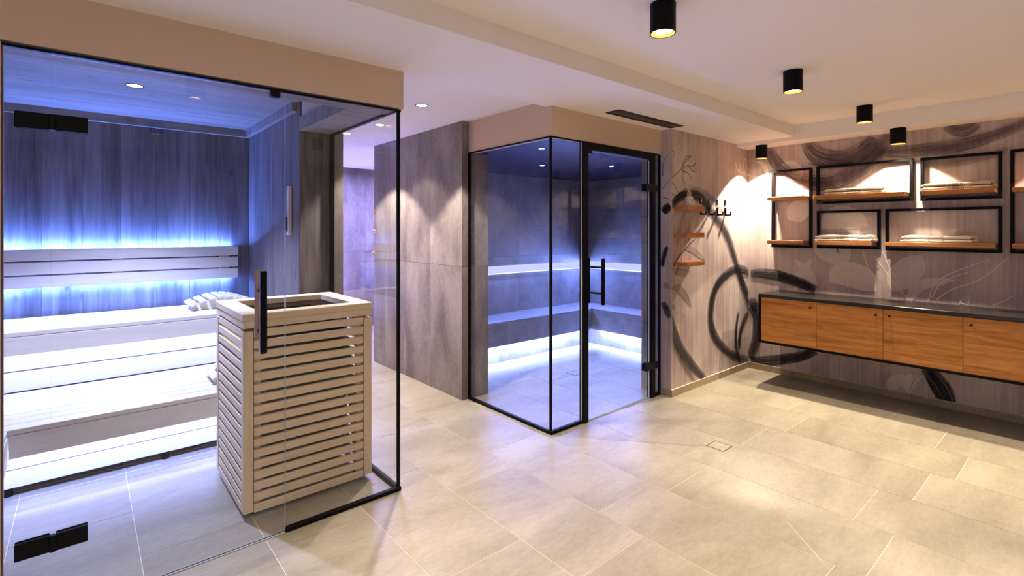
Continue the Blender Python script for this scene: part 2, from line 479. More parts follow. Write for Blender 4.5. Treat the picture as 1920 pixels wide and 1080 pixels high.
# mural print: (wall, kind, opacity, width, points on the wall)
MURAL = [
 ('L','ink',0.85,0.084,[(3.874,1.663),(3.925,1.692),(4.036,1.749),(4.187,1.774),(4.365,1.753),(4.561,1.644),(4.758,1.518),(4.91,1.386),(5.034,1.2),(5.126,1.049),(5.233,0.905),(5.355,0.772)]),
 ('L','ink',0.35,0.06,[(3.976,1.732),(4.169,1.812),(4.403,1.804),(4.653,1.729),(4.822,1.619)]),
 ('P','ink',0.95,0.07,[(2.515,1.61),(2.478,1.642),(2.441,1.669)]),
 ('L','ink',0.9,0.087,[(5.404,0.99),(5.257,1.037),(5.091,1.051),(4.932,1.027),(4.779,0.972),(4.674,0.901),(4.602,0.794),(4.571,0.643),(4.592,0.513),(4.663,0.406),(4.844,0.264),(5.091,0.149),(5.417,0.068)]),
 ('R','ink',0.85,0.085,[(2.399,0.083),(2.322,0.093),(2.173,0.122),(2.03,0.166),(1.898,0.223),(1.78,0.292)]),
 ('R','ink',0.9,0.091,[(2.399,0.994),(2.322,1.005),(2.173,0.998),(2.03,0.965),(1.898,0.928),(1.78,0.881)]),
 ('L','ink',0.7,0.09,[(5.068,1.079),(5.185,0.936),(5.293,0.8),(5.379,0.657),(5.417,0.58)]),
 ('R','ink',0.8,0.084,[(2.399,0.646),(2.344,0.568),(2.322,0.488),(2.333,0.347),(2.371,0.201),(2.399,0.1)]),
 ('L','ink',0.9,0.044,[(5.138,0.614),(5.103,0.531),(5.08,0.424),(5.08,0.288),(5.114,0.173),(5.161,0.061)]),
 ('L','ink',0.9,0.061,[(5.417,0.597),(5.305,0.552),(5.221,0.472),(5.161,0.358),(5.149,0.222)]),
 ('R','ink',0.9,0.123,[(2.404,0.645),(2.377,0.665),(2.322,0.677)]),
 ('L','ink',0.75,0.087,[(3.874,0.71),(3.941,0.548),(4.045,0.392),(4.187,0.249),(4.336,0.135),(4.471,0.039)]),
 ('L','ink',0.4,0.048,[(3.874,0.557),(3.958,0.405),(4.08,0.258),(4.206,0.125),(4.28,0.047)]),
 ('P','ink',0.7,0.056,[(2.515,0.818),(2.478,0.757),(2.446,0.686)]),
 ('P','ink',0.95,0.038,[(2.52,1.129),(2.504,1.224),(2.472,1.31)]),
 ('R','mauve',0.75,0.121,[(2.22,2.305),(2.142,2.133),(2.005,1.986),(1.841,1.916),(1.662,1.903),(1.497,1.959),(1.345,2.08),(1.204,2.284)]),
 ('R','mauve',0.8,0.148,[(1.86,2.332),(1.799,2.206),(1.68,2.126),(1.531,2.11),(1.398,2.168),(1.309,2.276)]),
 ('R','ink2',0.6,0.03,[(1.841,2.102),(1.734,2.066),(1.6,2.063),(1.472,2.079)]),
 ('R','mauve',0.65,0.095,[(1.301,2.147),(1.118,2.125),(0.973,2.121),(0.802,2.131),(0.642,2.157),(0.491,2.202),(0.362,2.254)]),
 ('R','mauve',0.35,0.061,[(1.27,2.058),(1.009,2.008),(0.802,1.996),(0.611,2.023),(0.461,2.067)]),
 ('R','mauve',0.7,0.111,[(0.819,2.32),(0.753,2.275),(0.699,2.267),(0.642,2.3)]),
 ('R','ink',0.9,0.109,[(0.945,0.301),(0.897,0.232),(0.849,0.146),(0.819,0.058),(0.809,-0.009)]),
 ('R','leaf',0.5,0.219,[(2.03,1.557),(1.961,1.619),(1.893,1.68),(1.808,1.718)]),
 ('R','leaf',0.45,0.137,[(2.111,2.076),(2.03,2.089),(1.961,2.04),(1.922,1.943)]),
 ('R','leaf',0.4,0.224,[(1.734,1.47),(1.6,1.57),(1.472,1.548),(1.361,1.484)]),
 ('R','leaf',0.5,0.085,[(1.587,1.967),(1.592,1.908),(1.583,1.847)]),
 ('R','leaf',0.35,0.199,[(1.789,1.347),(1.689,1.258),(1.579,1.222),(1.506,1.313)]),
 ('R','leaf',0.45,0.252,[(1.662,0.967),(1.557,1.04),(1.431,1.024),(1.301,0.914)]),
 ('R','leaf',0.3,0.227,[(1.185,0.925),(1.118,1.046),(1.044,1.142),(0.98,1.244)]),
 ('R','leaf',0.35,0.083,[(1.971,0.853),(1.922,0.989),(1.864,1.097),(1.808,1.182)]),
 ('R','leaf',0.3,0.094,[(1.78,0.871),(1.827,0.996),(1.898,1.095),(1.971,1.165)]),
 ('R','leaf',0.35,0.05,[(2.355,2.165),(2.289,2.148),(2.246,2.077),(2.225,1.988)]),
 ('R','leaf',0.3,0.089,[(1.081,0.821),(1.009,0.964),(0.921,1.016),(0.769,1.049)]),
 ('R','leaf',0.3,0.064,[(1.044,0.235),(1.073,0.161),(1.081,0.068)]),
 ('R','leaf',0.25,0.102,[(1.212,0.068),(1.155,0.142),(1.081,0.205)]),
 ('R','line',0.6,0.007,[(0.938,0.859),(0.897,1.004),(0.809,1.09),(0.679,1.166),(0.562,1.226)]),
 ('R','line',0.6,0.007,[(0.883,0.878),(0.789,0.97),(0.679,1.026),(0.58,1.101),(0.459,1.243)]),
 ('R','line',0.6,0.007,[(0.921,0.883),(0.852,1.021),(0.769,1.079),(0.679,1.119)]),
 ('R','line',0.6,0.007,[(1.309,1.222),(1.212,1.063),(1.118,0.931),(1.07,0.858)]),
 ('R','line',0.6,0.007,[(1.25,1.271),(1.185,1.088),(1.099,0.956)]),
 ('R','line',0.6,0.008,[(1.398,1.267),(1.357,1.125),(1.29,1.034)]),
 ('R','line',0.6,0.009,[(2.444,2.05),(2.377,2.016),(2.289,2.015)]),
 ('R','line',0.6,0.007,[(0.686,0.941),(0.679,0.899),(0.689,0.856)]),
 ('R','line',0.6,0.007,[(0.544,0.872),(0.491,0.903),(0.438,0.949)]),
 ('R','line',0.6,0.007,[(1.066,0.049),(1.073,0.161),(1.118,0.22)]),
 ('R','line',0.6,0.007,[(1.059,0.05),(1.023,0.159),(0.956,0.246)]),
 ('R','line',0.6,0.007,[(0.705,0.862),(0.737,0.876),(0.689,0.924)]),
 ('L','line',0.8,0.011,[(5.068,2.153),(5.114,2.075),(5.209,2.049),(5.33,2.03),(5.417,2.025)]),
 ('L','line',0.8,0.011,[(5.305,2.022),(5.257,2.119),(5.281,2.2),(5.318,2.158),(5.342,2.053),(5.355,1.969)]),
 ('L','line',0.7,0.011,[(5.161,2.15),(5.161,2.056)]),
 ('L','twig',0.85,0.006,[(3.874,1.89),(3.958,1.942),(4.053,1.992),(4.151,2.033),(4.233,2.035),(4.28,2.058),(4.298,2.089)]),
 ('L','twig',0.85,0.006,[(3.874,1.885),(3.899,1.966),(3.891,2.062),(3.858,2.096),(3.899,2.137),(3.95,2.128),(3.899,2.077)]),
 ('L','twig',0.85,0.006,[(3.874,1.876),(3.941,1.843),(3.993,1.794),(4.036,1.763)]),
 ('L','twig',0.85,0.006,[(4.053,1.987),(4.089,2.042),(4.151,2.091),(4.215,2.126),(4.133,2.113),(4.089,2.066),(4.062,2.011)]),
 ('L','twig',0.85,0.006,[(4.062,1.983),(4.169,1.962),(4.233,1.898),(4.187,1.857),(4.098,1.88),(4.071,1.936)]),
 ('L','twig',0.85,0.006,[(4.169,2.03),(4.233,1.996),(4.317,1.993),(4.261,2.032)]),
 ('L','twig',0.85,0.006,[(3.874,1.853),(3.891,1.784),(3.976,1.741)]),
 ('L','twig',0.85,0.006,[(4.242,2.036),(4.289,2.064),(4.261,2.037)]),
 ('P','twig',0.85,0.006,[(2.515,1.818),(2.483,1.858),(2.446,1.888)]),
 ('P','twig',0.85,0.006,[(2.515,1.931),(2.51,2.048),(2.467,2.114)]),
 ('P','twig',0.8,0.006,[(2.515,1.738),(2.472,1.731),(2.446,1.702)]),
 ('L','twig',0.9,0.011,[(3.925,1.142),(4.01,1.214),(4.106,1.273),(4.187,1.324),(4.261,1.362)]),
 ('L','twig',0.8,0.009,[(4.062,1.231),(4.036,1.166),(3.958,1.061)]),
 ('L','twig',0.8,0.008,[(4.779,1.492),(4.822,1.577),(4.866,1.652)]),
 ('L','twig',0.7,0.007,[(4.581,1.491),(4.653,1.574),(4.705,1.637)]),
 ('L','shade',0.4,0.067,[(3.976,1.29),(4.01,1.412),(4.062,1.531),(4.133,1.642)]),
 ('L','shade',0.3,0.059,[(4.142,1.402),(4.187,1.484),(4.242,1.567),(4.317,1.637)]),
 ('L','shade',0.35,0.06,[(4.346,1.346),(4.393,1.435),(4.452,1.55),(4.531,1.633)]),
 ('L','shade',0.25,0.042,[(3.874,1.506),(3.925,1.562),(4.01,1.62)]),
 ('L','shade',0.4,0.059,[(4.115,1.282),(4.224,1.275),(4.336,1.232),(4.471,1.173)]),
 ('L','shade',0.6,0.081,[(3.883,0.945),(3.993,0.941),(4.106,0.876),(4.224,0.754)]),
 ('L','shade',0.3,0.094,[(3.883,0.718),(3.976,0.689),(4.115,0.683)]),
 ('L','shade',0.4,0.072,[(3.874,1.121),(3.976,1.088),(4.098,1.063),(4.206,1.081)]),
 ('L','shade',0.6,0.042,[(3.874,0.774),(3.925,0.783),(3.95,0.748)]),
 ('P','shade',0.6,0.056,[(2.515,0.969),(2.478,0.963),(2.441,0.943)]),
 ('P','shade',0.6,0.042,[(2.515,0.743),(2.478,0.771),(2.441,0.771)])]

# ================================================================== THE ROOM
HZ = 2.12                                             # underside of the glass headers
TX0, TW, TL, GAP = .195, .457, .93, .0016
TOFF = {-4: 2.5, -3: 2.95, -2: 2.8, -1: 2.31, 0: 2.77, 1: 2.42, 2: 2.70, 3: 2.34, 4: 1.68, 5: 1.57, 6: 1.74, 7: 1.59, 8: 1.48, 9: 1.65, 10: 1.06, 11: 1.5}
floor = tag(box('floor', M['grout'], -1.6, 5.4, -2.6, 7.3, -.12, -.0012), kind='structure')
tile_me = {}
def floor_tile(x0, x1, y0, y1):
    key = (round(x1 - x0, 3), round(y1 - y0, 3))
    if key not in tile_me:
        t = box('tile', M['floor'], x0, x1, y0, y1, -.012, 0, floor)
        tile_me[key] = t.data
        return
    o = bpy.data.objects.new('tile', tile_me[key]); COL.objects.link(o); o.parent = floor
    o.location = Vector(((x0 + x1) / 2, (y0 + y1) / 2, -.012)) - floor.location
for k in range(-4, 12):
    xa, xb = TX0 + k * TW + GAP, TX0 + (k + 1) * TW - GAP
    xa, xb = max(xa, -1.5), min(xb, 5.36)
    y = TOFF[k]
    while y > -2.5: y -= TL
    while y < 7.27:
        ya, yb = max(y + GAP, -2.5), min(y + TL - GAP, 7.27)
        if yb - ya > .02: floor_tile(xa, xb, ya, yb)
        y += TL

# solid walls
W = M['walltile']
wl = struct('wall_left', M['plaster'], -1.6, -1.5, 1.5, 2.60, 0, 2.5)
box('wall_section', M['plaster'], -1.6, -1.5, -2.6, -2.0, 0, 2.5, wl)
box('wall_section', M['plaster'], -1.6, -1.5, -2.0, 1.5, 0, .25, wl)
box('wall_section', M['plaster'], -1.6, -1.5, -2.0, 1.5, 2.25, 2.5, wl)
w7 = tag(thing('added_fill_window', (-1.55, -.25, .25), 'added wide window for cool fill light behind the camera, outside the picture', 'window'), kind='structure')  # unseen window, added so that cool daylight lifts the ceiling
for a_, b_, c_, d_ in ((-2.0, 1.5, .25, .31), (-2.0, 1.5, 2.19, 2.25), (-2.0, -1.94, .31, 2.19), (1.44, 1.5, .31, 2.19), (-.28, -.22, .31, 2.19)):
    box('frame_bar', M['plaster'], -1.59, -1.53, a_, b_, c_, d_, w7)
struct('wall_front', M['header'], -1.5, 5.46, -2.6, -2.5, 0, 2.5)
wall_right = struct('wall_right', M['paper'], 5.36, 5.46, -2.5, 2.73, 0, 2.335)
wall_mural = struct('wall_back', M['paper'], 3.90, 5.36, 2.43, 2.73, 0, 2.335)
wall_cor = struct('wall_corridor', M['grout_dark'], 2.469, 2.731, 3.549, 5.24, 0, 2.385)
wall_sr = struct('wall_sauna_side', M['grout_dark'], 1.137, 1.423, 3.55, 7.27, 0, 2.385)
wall_sb = struct('wall_sauna_back', M['grout_dark'], -.9, 1.137, 4.932, 5.0, 0, 2.4)
struct('wall_sauna_left', M['oldwood'], -.95, -.9, 2.62, 5.0, 0, 2.4)
struct('wall_sauna_front', M['header'], -1.5, -.221, 2.53, 2.62, 0, 2.12)
wall_shower = struct('wall_shower_back', M['grout_dark'], 1.40, 4.1, 7.28, 7.38, 0, 2.385)
struct('wall_shower_side', W, 4.0, 4.1, 5.24, 7.28, 0, 2.385)
struct('wall_shower_front', W, 2.731, 4.1, 5.14, 5.24, 0, 2.385)
wall_stb = struct('wall_steam_back', M['grout_dark'], 2.731, 5.38, 4.632, 4.72, 0, 2.2)
wall_str = struct('wall_steam_right', M['grout_dark'], 5.282, 5.38, 2.73, 4.632, 0, 2.2)
struct('wall_steam_inner', M['steamtile'], 3.914, 5.28, 2.7305, 2.75, 0, 2.12)

def panels_x(wall, x, face, ys, zs, mat, name='tile_panel', th=.011, g=.0013):
    """panels standing on a plane x = const; face -1: they look towards -x"""
    xa, xb = (x, x + th) if face < 0 else (x - th, x)
    for a, b in zip(ys[:-1], ys[1:]):
        for c, d in zip(zs[:-1], zs[1:]):
            box(name, mat, xa, xb, a + g, b - g, c + g, d - g, wall)
def panels_y(wall, y, xs, zs, mat, name='tile_panel', th=.011, g=.0013):
    for a, b in zip(xs[:-1], xs[1:]):
        for c, d in zip(zs[:-1], zs[1:]):
            box(name, mat, a + g, b - g, y, y + th, c + g, d - g, wall)
def frange(a, b, s):
    r = [a]
    while r[-1] + s < b - .03: r.append(r[-1] + s)
    return r + [b]
panels_x(wall_cor, 2.458, -1, [3.538, 4.05, 4.51, 4.97, 5.24], [0, 1.14, 2.385], W)
panels_y(wall_cor, 3.538, [2.458, 2.742], [0, 1.14, 2.385], W)
panels_x(wall_cor, 2.742, 1, [3.55, 4.09, 4.63], [0, 1.14, 2.12], M['steamtile'])
panels_y(wall_shower, 7.268, frange(1.43, 4.0, .46), [0, 1.14, 2.385], W)
panels_y(wall_stb, 4.62, [2.745, 3.13, 4.054, 4.98, 5.27], [0, 1.14, 2.12], M['steamtile'])
panels_x(wall_str, 5.27, -1, [2.752, 3.7, 4.62], [0, 1.14, 2.12], M['steamtile'])
# steam room side of the mural wall's end: plain tile where the glass closes, wallpaper in front of it
box('tile_panel', M['steamtile'], 3.899, 3.913, 2.545, 2.728, 0, 2.12, wall_mural)
# sauna wall: weathered boards inside and on the end face, tile on the corridor side
panels_x(wall_sr, 1.125, -1, frange(3.552, 4.93, .23), [0, 2.33], M['oldwood'], 'wall_board', .011, .0008)
panels_y(wall_sr, 3.538, [1.125, 1.338], [0, 2.13], M['oldwood'], 'wall_board', .011)
panels_y(wall_sr, 3.538, [1.338, 1.425], [0, 1.14, 2.385], W)
panels_y(wall_sb, 4.92, frange(-.9, 1.125, .225), [0, 2.33], M['oldwood'], 'wall_board', .011, .0008)

# ceilings
P_ = M['plaster']
ceiling = struct('ceiling', P_, -1.5, 5.10, 1.88, 2.585, Z_LOW, 2.52)
box('tray_slab', P_, -1.5, 5.10, -2.5, 1.88, Z_TRAY, 2.52, ceiling)
box('wall_band', P_, 5.10, 5.36, -2.5, 2.43, Z_BAND, 2.52, ceiling)
box('corridor_slab', P_, 1.363, 2.53, 2.585, 7.27, Z_COR, 2.52, ceiling)
box('shower_slab', P_, 2.53, 4.0, 4.72, 7.27, Z_COR, 2.52, ceiling)
tag(box('ceiling_sauna', M['oldwood_x'], -.9, 1.137, 2.70, 4.93, 2.345, 2.42), kind='structure')
for i, (a, b) in enumerate([(2.70, 3.12), (3.12, 3.55), (3.55, 3.98), (3.98, 4.41), (4.41, 4.92)]):
    box('ceiling_board', M['oldwood_x'], -.89, 1.124, a + .0025, b - .0025, 2.332, 2.345, bpy.data.objects['ceiling_sauna'])
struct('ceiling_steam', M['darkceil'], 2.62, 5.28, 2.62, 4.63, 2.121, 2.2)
# bulkheads over the glass
hd = struct('trim_1', M['header'], -1.5, 1.363, 2.53, 2.70, HZ + .008, Z_LOW)
box('bulkhead_return', M['header'], 1.137, 1.363, 2.70, 3.537, HZ + .02, Z_COR, hd)
box('soffit_board', M['oldwood_x'], -.9, 1.337, 2.557, 2.70, HZ, HZ + .008, hd)
box('soffit_board', M['oldwood_x'], 1.125, 1.337, 2.70, 3.537, HZ + .008, HZ + .02, hd)
box('soffit_board', M['oldwood_x'], 1.117, 1.125, 2.70, 3.537, HZ + .008, HZ + .10, hd)
h2 = struct('trim_2', M['header'], 2.53, 3.90, 2.53, 2.62, HZ + .003, Z_LOW)
box('bulkhead_return', M['header'], 2.53, 2.62, 2.62, 3.537, HZ + .003, Z_COR, h2)
# crown strips of the sauna and baseboards
struct('trim_3', M['oldwood_x'], -.9, 1.113, 4.885, 4.919, 2.27, 2.331)
struct('trim_4', M['oldwood_x'], 1.09, 1.1245, 3.6, 4.884, 2.27, 2.331)
BB = stone('baseboard_tile', (.40, .31, .20), (.27, .20, .12), (1, 1, 1), .5, .3)
bb = tag(thing('baseboard_back', (4.6, 2.42, 0), None, None), kind='structure')
for a, b in [(3.889, 4.38), (4.38, 4.93), (4.93, 5.349)]:
    box('tile', BB, a + .001, b - .001, 2.419, 2.4295, 0, .06, bb)
box('tile', BB, 3.889, 3.8995, 2.4195, 2.52, 0, .06, bb)
bb = tag(thing('baseboard_right', (5.355, 1, 0), None, None), kind='structure')
y = 2.43
while y > -2.4:
    box('tile', BB, 5.349, 5.3595, y - .46 + .001, y - .001, 0, .06, bb); y -= .46
struct('trim_5', M['grout'], 3.889, 5.349, 2.4185, 2.4295, .06, .0625)
struct('trim_6', M['grout'], 5.3485, 5.3595, -2.4, 2.4185, .06, .0625)

# ------------------------------------------------------------------ mural print
def smooth_line(pts, sub=6):
    if len(pts) < 3: 
        return [Vector(pts[0]).lerp(Vector(pts[-1]), i / sub) for i in range(sub + 1)]
    P = [Vector(p) for p in pts]; P = [P[0] * 2 - P[1]] + P + [P[-1] * 2 - P[-2]]
    out = []
    for i in range(1, len(P) - 2):
        for k in range(sub):
            t = k / sub
            out.append(.5 * ((2 * P[i]) + (P[i + 1] - P[i - 1]) * t + (2 * P[i - 1] - 5 * P[i] + 4 * P[i + 1] - P[i + 2]) * t * t + (-P[i - 1] + 3 * P[i] - 3 * P[i + 1] + P[i + 2]) * t ** 3))
    return out + [P[-2]]
KN = {'ink': 'brush_stroke', 'ink2': 'brush_stroke', 'mauve': 'brush_stroke', 'leaf': 'leaf_print', 'shade': 'leaf_print', 'line': 'stem_print', 'twig': 'twig_print'}
mur_i = {'L': 0, 'P': 0, 'R': 0}
def stroke(wall, kind, alpha, width, pts):
    pl = smooth_line([(*p, 0) for p in pts]); n = len(pl)
    mur_i[wall] += 1
    off = .0006 + .00025 * mur_i[wall]
    V, F, UV = [], [], []
    L = 0; us = [0]
    for a, b in zip(pl[:-1], pl[1:]): L += (b - a).length; us.append(L)
    for i, p in enumerate(pl):
        d = (pl[min(i + 1, n - 1)] - pl[max(i - 1, 0)]).normalized(); nn = Vector((-d.y, d.x, 0)); t = us[i] / max(L, 1e-6)
        if kind in ('leaf', 'shade'): wd = width * max(.03, math.sin(math.pi * min(1, t * 1.02)) ** .7) * (1 + .08 * math.sin(9 * t))
        elif kind in ('line', 'twig'): wd = width * (1.3 - .6 * t)
        else: wd = 1.15 * width * (.75 + .35 * math.sin(math.pi * t)) 
        for s in (-.5, 0, .5):
            q = p + nn * (wd * s)
            if wall == 'R': c = (5.36 - off, min(q.x, 2.43 - .0005), min(q.y, 2.299))
            elif wall == 'L': c = (min(max(q.x, 3.9), 5.3595), 2.43 - off, min(q.y, 2.334))
            else: c = (3.9 - off, max(q.x, 2.43), q.y)
            V.append(c); UV.append((us[i], s + .5))
    for i in range(n - 1):
        for k in (0, 1):
            F.append((3 * i + k, 3 * i + k + 1, 3 * i + 4 + k, 3 * i + 3 + k))
    me = bpy.data.meshes.new(KN[kind]); 
    par = wall_right if wall == 'R' else wall_mural
    org = par.location
    me.from_pydata([tuple(Vector(v) - org) for v in V], [], F); me.materials.append(M[kind])
    ul = me.uv_layers.new(name='UVMap')
    for lp in me.loops: ul.data[lp.index].uv = UV[lp.vertex_index]
    at = me.attributes.new('opacity', 'FLOAT', 'POINT')
    for i in range(len(V)):
        t = (i // 3) / (n - 1); at.data[i].value = alpha * (1 if kind not in ('ink', 'ink2', 'mauve') else min(1, .55 + 3 * min(t, 1 - t) + .15))
    me.update()
    o = bpy.data.objects.new(KN[kind], me); COL.objects.link(o); o.parent = par
for m_ in sorted(MURAL, key=lambda q: {'leaf': 0, 'shade': 1, 'line': 2, 'mauve': 3, 'twig': 4, 'ink2': 5, 'ink': 6}[q[1]]):
    stroke(*m_)

# ================================================================== GLASS FRONTS
G, E_, K = M['glass'], M['glassedge'], M['black']
def pane(parent, x0, x1, y0, y1, z0, z1):
    """a glass sheet; its four narrow edges get the polished edge material"""
    mb = MB().box(x0, x1, y0, y1, z0, z1)
    dx, dy = x1 - x0, y1 - y0
    mb.mi = [1, 1, 0, 0, 1, 1] if dy < dx else [1, 1, 1, 1, 0, 0]
    return mb.obj('glass_pane', None, parent, mats=[G, E_])
YS, XS = 2.547, 1.34
w1 = tag(thing('window_1', (-.155, YS, 0), 'narrow fixed glass panel left of the sauna door', 'glass panel'), kind='structure')
pane(w1, -.217, -.0905, YS - .004, YS + .004, .004, HZ)
box('top_track', K, -.221, -.0905, YS - .009, YS + .009, HZ - .010, HZ, w1)
box('wall_profile', M['oldwood'], -.235, -.217, YS - .010, YS + .010, 0, HZ - .01, w1)
w2 = tag(thing('window_2', (1.04, YS, 0), 'fixed front glass panel of the sauna with a black bottom rail', 'glass panel'), kind='structure')
pane(w2, .741, 1.334, YS - .004, YS + .004, .02, HZ - .005)
box('bottom_rail', K, .741, 1.352, YS - .013, YS + .013, .0, .022, w2, .002)
box('top_track', K, -.0905, 1.352, YS - .009, YS + .009, HZ - .008, HZ, w2)
box('corner_profile', K, 1.331, 1.346, YS - .009, YS + .007, .022, HZ - .008, w2)
w3 = tag(thing('window_3', (XS, 3.04, 0), 'glass side panel of the sauna facing the corridor', 'glass panel'), kind='structure')
pane(w3, XS - .004, XS + .004, YS + .012, 3.52, .02, HZ + .0)
box('bottom_rail', K, XS - .012, XS + .012, YS + .014, 3.536, 0, .022, w3, .002)
box('top_track', K, XS - .010, XS + .010, YS + .012, 3.536, HZ - .004, HZ + .008, w3)
box('wall_profile', K, XS - .015, XS + .012, 3.515, 3.536, .022, HZ - .004, w3)
d1 = tag(thing('door_1', (.32, YS, 0), 'frameless glass sauna door with black hinges and pull handle', 'door'), kind='structure')
pane(d1, -.0875, .738, YS - .004, YS + .004, .006, HZ - .014)
box('bottom_seal', E_, -.0875, .738, YS - .006, YS + .006, .002, .006, d1)
for z0, z1 in ((1.822, 1.882), (.255, .318)):
    h = MB()
    h.box(-.188, -.094, YS - .016, YS - .0045, z0, z1).box(-.188, -.094, YS + .0045, YS + .013, z0, z1)
    ho = h.obj('hinge', M['blackmetal'], d1, .003)
    q = MB().box(-.078, .015, YS - .018, YS - .0045, z0, z1).box(-.078, .015, YS + .0045, YS + .013, z0, z1)
    q.obj('hinge_leaf', M['blackmetal'], ho, .003)
    MB().cyl((-.086, YS - .014, z0 + .001), (-.086, YS - .014, z1 - .001), .010, n=20).obj('hinge_knuckle', M['blackmetal'], ho, smooth=True)
hb = box('pull_handle', M['blackmetal'], .615, .645, YS - .062, YS - .040, .885, 1.262, d1, .003)
MB().cyl((.632, YS + .050, .935), (.632, YS + .050, 1.262), .0145, n=24).obj('inner_grip', wood('handle_wood', (.62, .42, .28), (.48, .30, .18), 'z', 3, .5), hb, smooth=True)
for z in (1.165, .975):
    MB().cyl((.630, YS - .045, z), (.630, YS - .0045, z), .009, n=16).cyl((.630, YS + .0045, z), (.632, YS + .040, z), .009, n=16).obj('standoff', M['blackmetal'], hb, smooth=True)
box('door_stop', M['blackmetal'], .672, .714, YS - .018, YS + .016, HZ - .040, HZ - .009, d1, .003)

# steam room
YT, XT = 2.54, 2.53
w4 = tag(thing('window_4', (2.68, YT, 0), 'narrow front glass panel at the steam room corner', 'glass panel'), kind='structure')
pane(w4, XT + .012, 2.853, YT - .004, YT + .004, .022, HZ - .006)
box('bottom_rail', K, XT - .012, 2.853, YT - .013, YT + .013, 0, .024, w4, .002)
box('top_track', K, XT - .009, 2.853, YT - .009, YT + .009, HZ - .009, HZ, w4)
box('corner_profile', K, XT - .006, XT + .008, YT - .006, YT + .008, .024, HZ - .009, w4)
w5 = tag(thing('window_5', (XT, 3.04, 0), 'large glass side panel of the steam room facing the corridor', 'glass panel'), kind='structure')
pane(w5, XT - .004, XT + .004, YT + .012, 3.52, .022, HZ - .006)
box('bottom_rail', K, XT - .012, XT + .012, YT + .014, 3.537, 0, .024, w5, .002)
box('top_track', K, XT - .009, XT + .009, YT + .010, 3.537, HZ - .009, HZ, w5)
box('wall_profile', K, XT - .010, XT + .010, 3.52, 3.537, .024, HZ - .009, w5)
w6 = tag(thing('window_6', (3.84, YT, 0), 'slim glass strip between steam room door and mural wall', 'glass panel'), kind='structure')
pane(w6, 3.793, 3.872, YT - .004, YT + .004, .024, HZ - .006)
box('bottom_rail', K, 3.793, 3.886, YT - .013, YT + .013, 0, .026, w6, .002)
box('top_track', K, 3.793, 3.886, YT - .009, YT + .009, HZ - .009, HZ, w6)
box('wall_profile', K, 3.870, 3.888, YT - .010, YT + .010, .026, HZ - .009, w6)
d2 = tag(thing('door_2', (3.3, YT, 0), 'glass steam room door in a wide black frame', 'door'), kind='structure')
box('door_post', K, 2.856, 2.912, YT - .022, YT + .022, 0, HZ - .002, d2, .002)
box('door_post', K, 3.728, 3.790, YT - .022, YT + .022, 0, HZ - .002, d2, .002)
box('top_rail', K, 2.912, 3.728, YT - .022, YT + .022, HZ - .058, HZ - .002, d2, .002)
pane(d2, 2.918, 3.724, YT - .004, YT + .004, .008, HZ - .066)
box('bottom_seal', E_, 2.918, 3.724, YT - .006, YT + .006, .002, .008, d2)
for z0 in (1.785, .250):
    h = MB().box(3.640, 3.820, YT - .034, YT - .0225, z0, z0 + .062).box(3.640, 3.724, YT - .0225, YT - .0045, z0, z0 + .062).box(3.640, 3.70, YT + .0045, YT + .016, z0, z0 + .062)
    h.obj('hinge', M['blackmetal'], d2, .002)
hb = box('pull_handle', M['blackmetal'], 3.005, 3.031, YT - .085, YT - .063, .880, 1.236, d2, .002)
box('inner_bar', M['blackmetal'], 3.005, 3.031, YT + .063, YT + .085, .880, 1.236, hb, .002)
for z in (1.165, .965):
    MB().cyl((3.018, YT - .064, z), (3.018, YT - .0045, z), .008, n=16).cyl((3.018, YT + .0045, z), (3.018, YT + .064, z), .008, n=16).obj('standoff', M['blackmetal'], hb, smooth=True)
box('door_catch', M['blackmetal'], 2.918, 2.958, YT - .02, YT + .02, HZ - .088, HZ - .060, d2, .002)

# ================================================================== SAUNA FITTINGS
AX, AY, AZ = [wood('pale_bench_wood_' + q, (.84, .78, .70), (.75, .68, .59), q, 1.0, .55, 0, .3) for q in 'xyz']
XR_ = 1.085
t = upper_bench = thing('sauna_bench', (.2, 4.5, 0), 'upper pale wood sauna bench with three-board backrest, lit from below', 'bench', 'pale sauna benches')
n = 7; y0, y1 = 4.21, 4.86; p = (y1 - y0) / n
for i in range(n): box('slat', AX, -.88, XR_, y0 + i * p + .004, y0 + (i + 1) * p - .004, .812, .840, t, .003)
box('apron', AX, -.88, XR_, 4.214, 4.234, .700, .808, t, .002)
for x in (-.86, .1, 1.05): box('bearer', AX, x - .02, x + .02, 4.24, 4.86, .75, .812, t)
b_ = box('riser_board', AX, -.88, XR_, 4.47, 4.488, .424, .549, t, .002)
box('riser_board', AX, -.88, XR_, 4.47, 4.488, .556, .705, t, .002)
box('led_strip', M['ledglow'], -.7, 1.02, 4.875, 4.89, .790, .796, t)
box('led_strip', M['ledglow'], -.7, 1.02, 4.240, 4.255, .742, .748, t)
t = thing('sauna_bench', (.2, 4.0, 0), 'lower pale wood sauna bench with slatted seat, in front of the upper one', 'bench', 'pale sauna benches')
n = 8; y0, y1 = 3.645, 4.465; p = (y1 - y0) / n
for i in range(n): box('slat', AX, -.29 if y0 + (i + 1) * p < 3.64 else -.88, XR_, y0 + i * p + .004, y0 + (i + 1) * p - .004, .392, .420, t, .003)
box('apron', AX, -.29, XR_, 3.650, 3.670, .268, .388, t, .002)
for x in (-.2, .4, 1.05): box('bearer', AX, x - .02, x + .02, 3.68, 4.46, .33, .392, t)
box('plinth_board', AX, -.4, XR_, 3.835, 3.853, .050, .145, t, .002)
box('plinth_board', AX, -.4, XR_, 3.835, 3.853, .150, .330, t, .002)
for x in (-.31, .4, 1.0): MB().cyl((x, 3.87, 0), (x, 3.87, .05), .02, n=16).obj('foot', M['black'], t)
box('led_strip', M['ledglow'], -.7, 1.02, 3.675, 3.690, .295, .301, t)
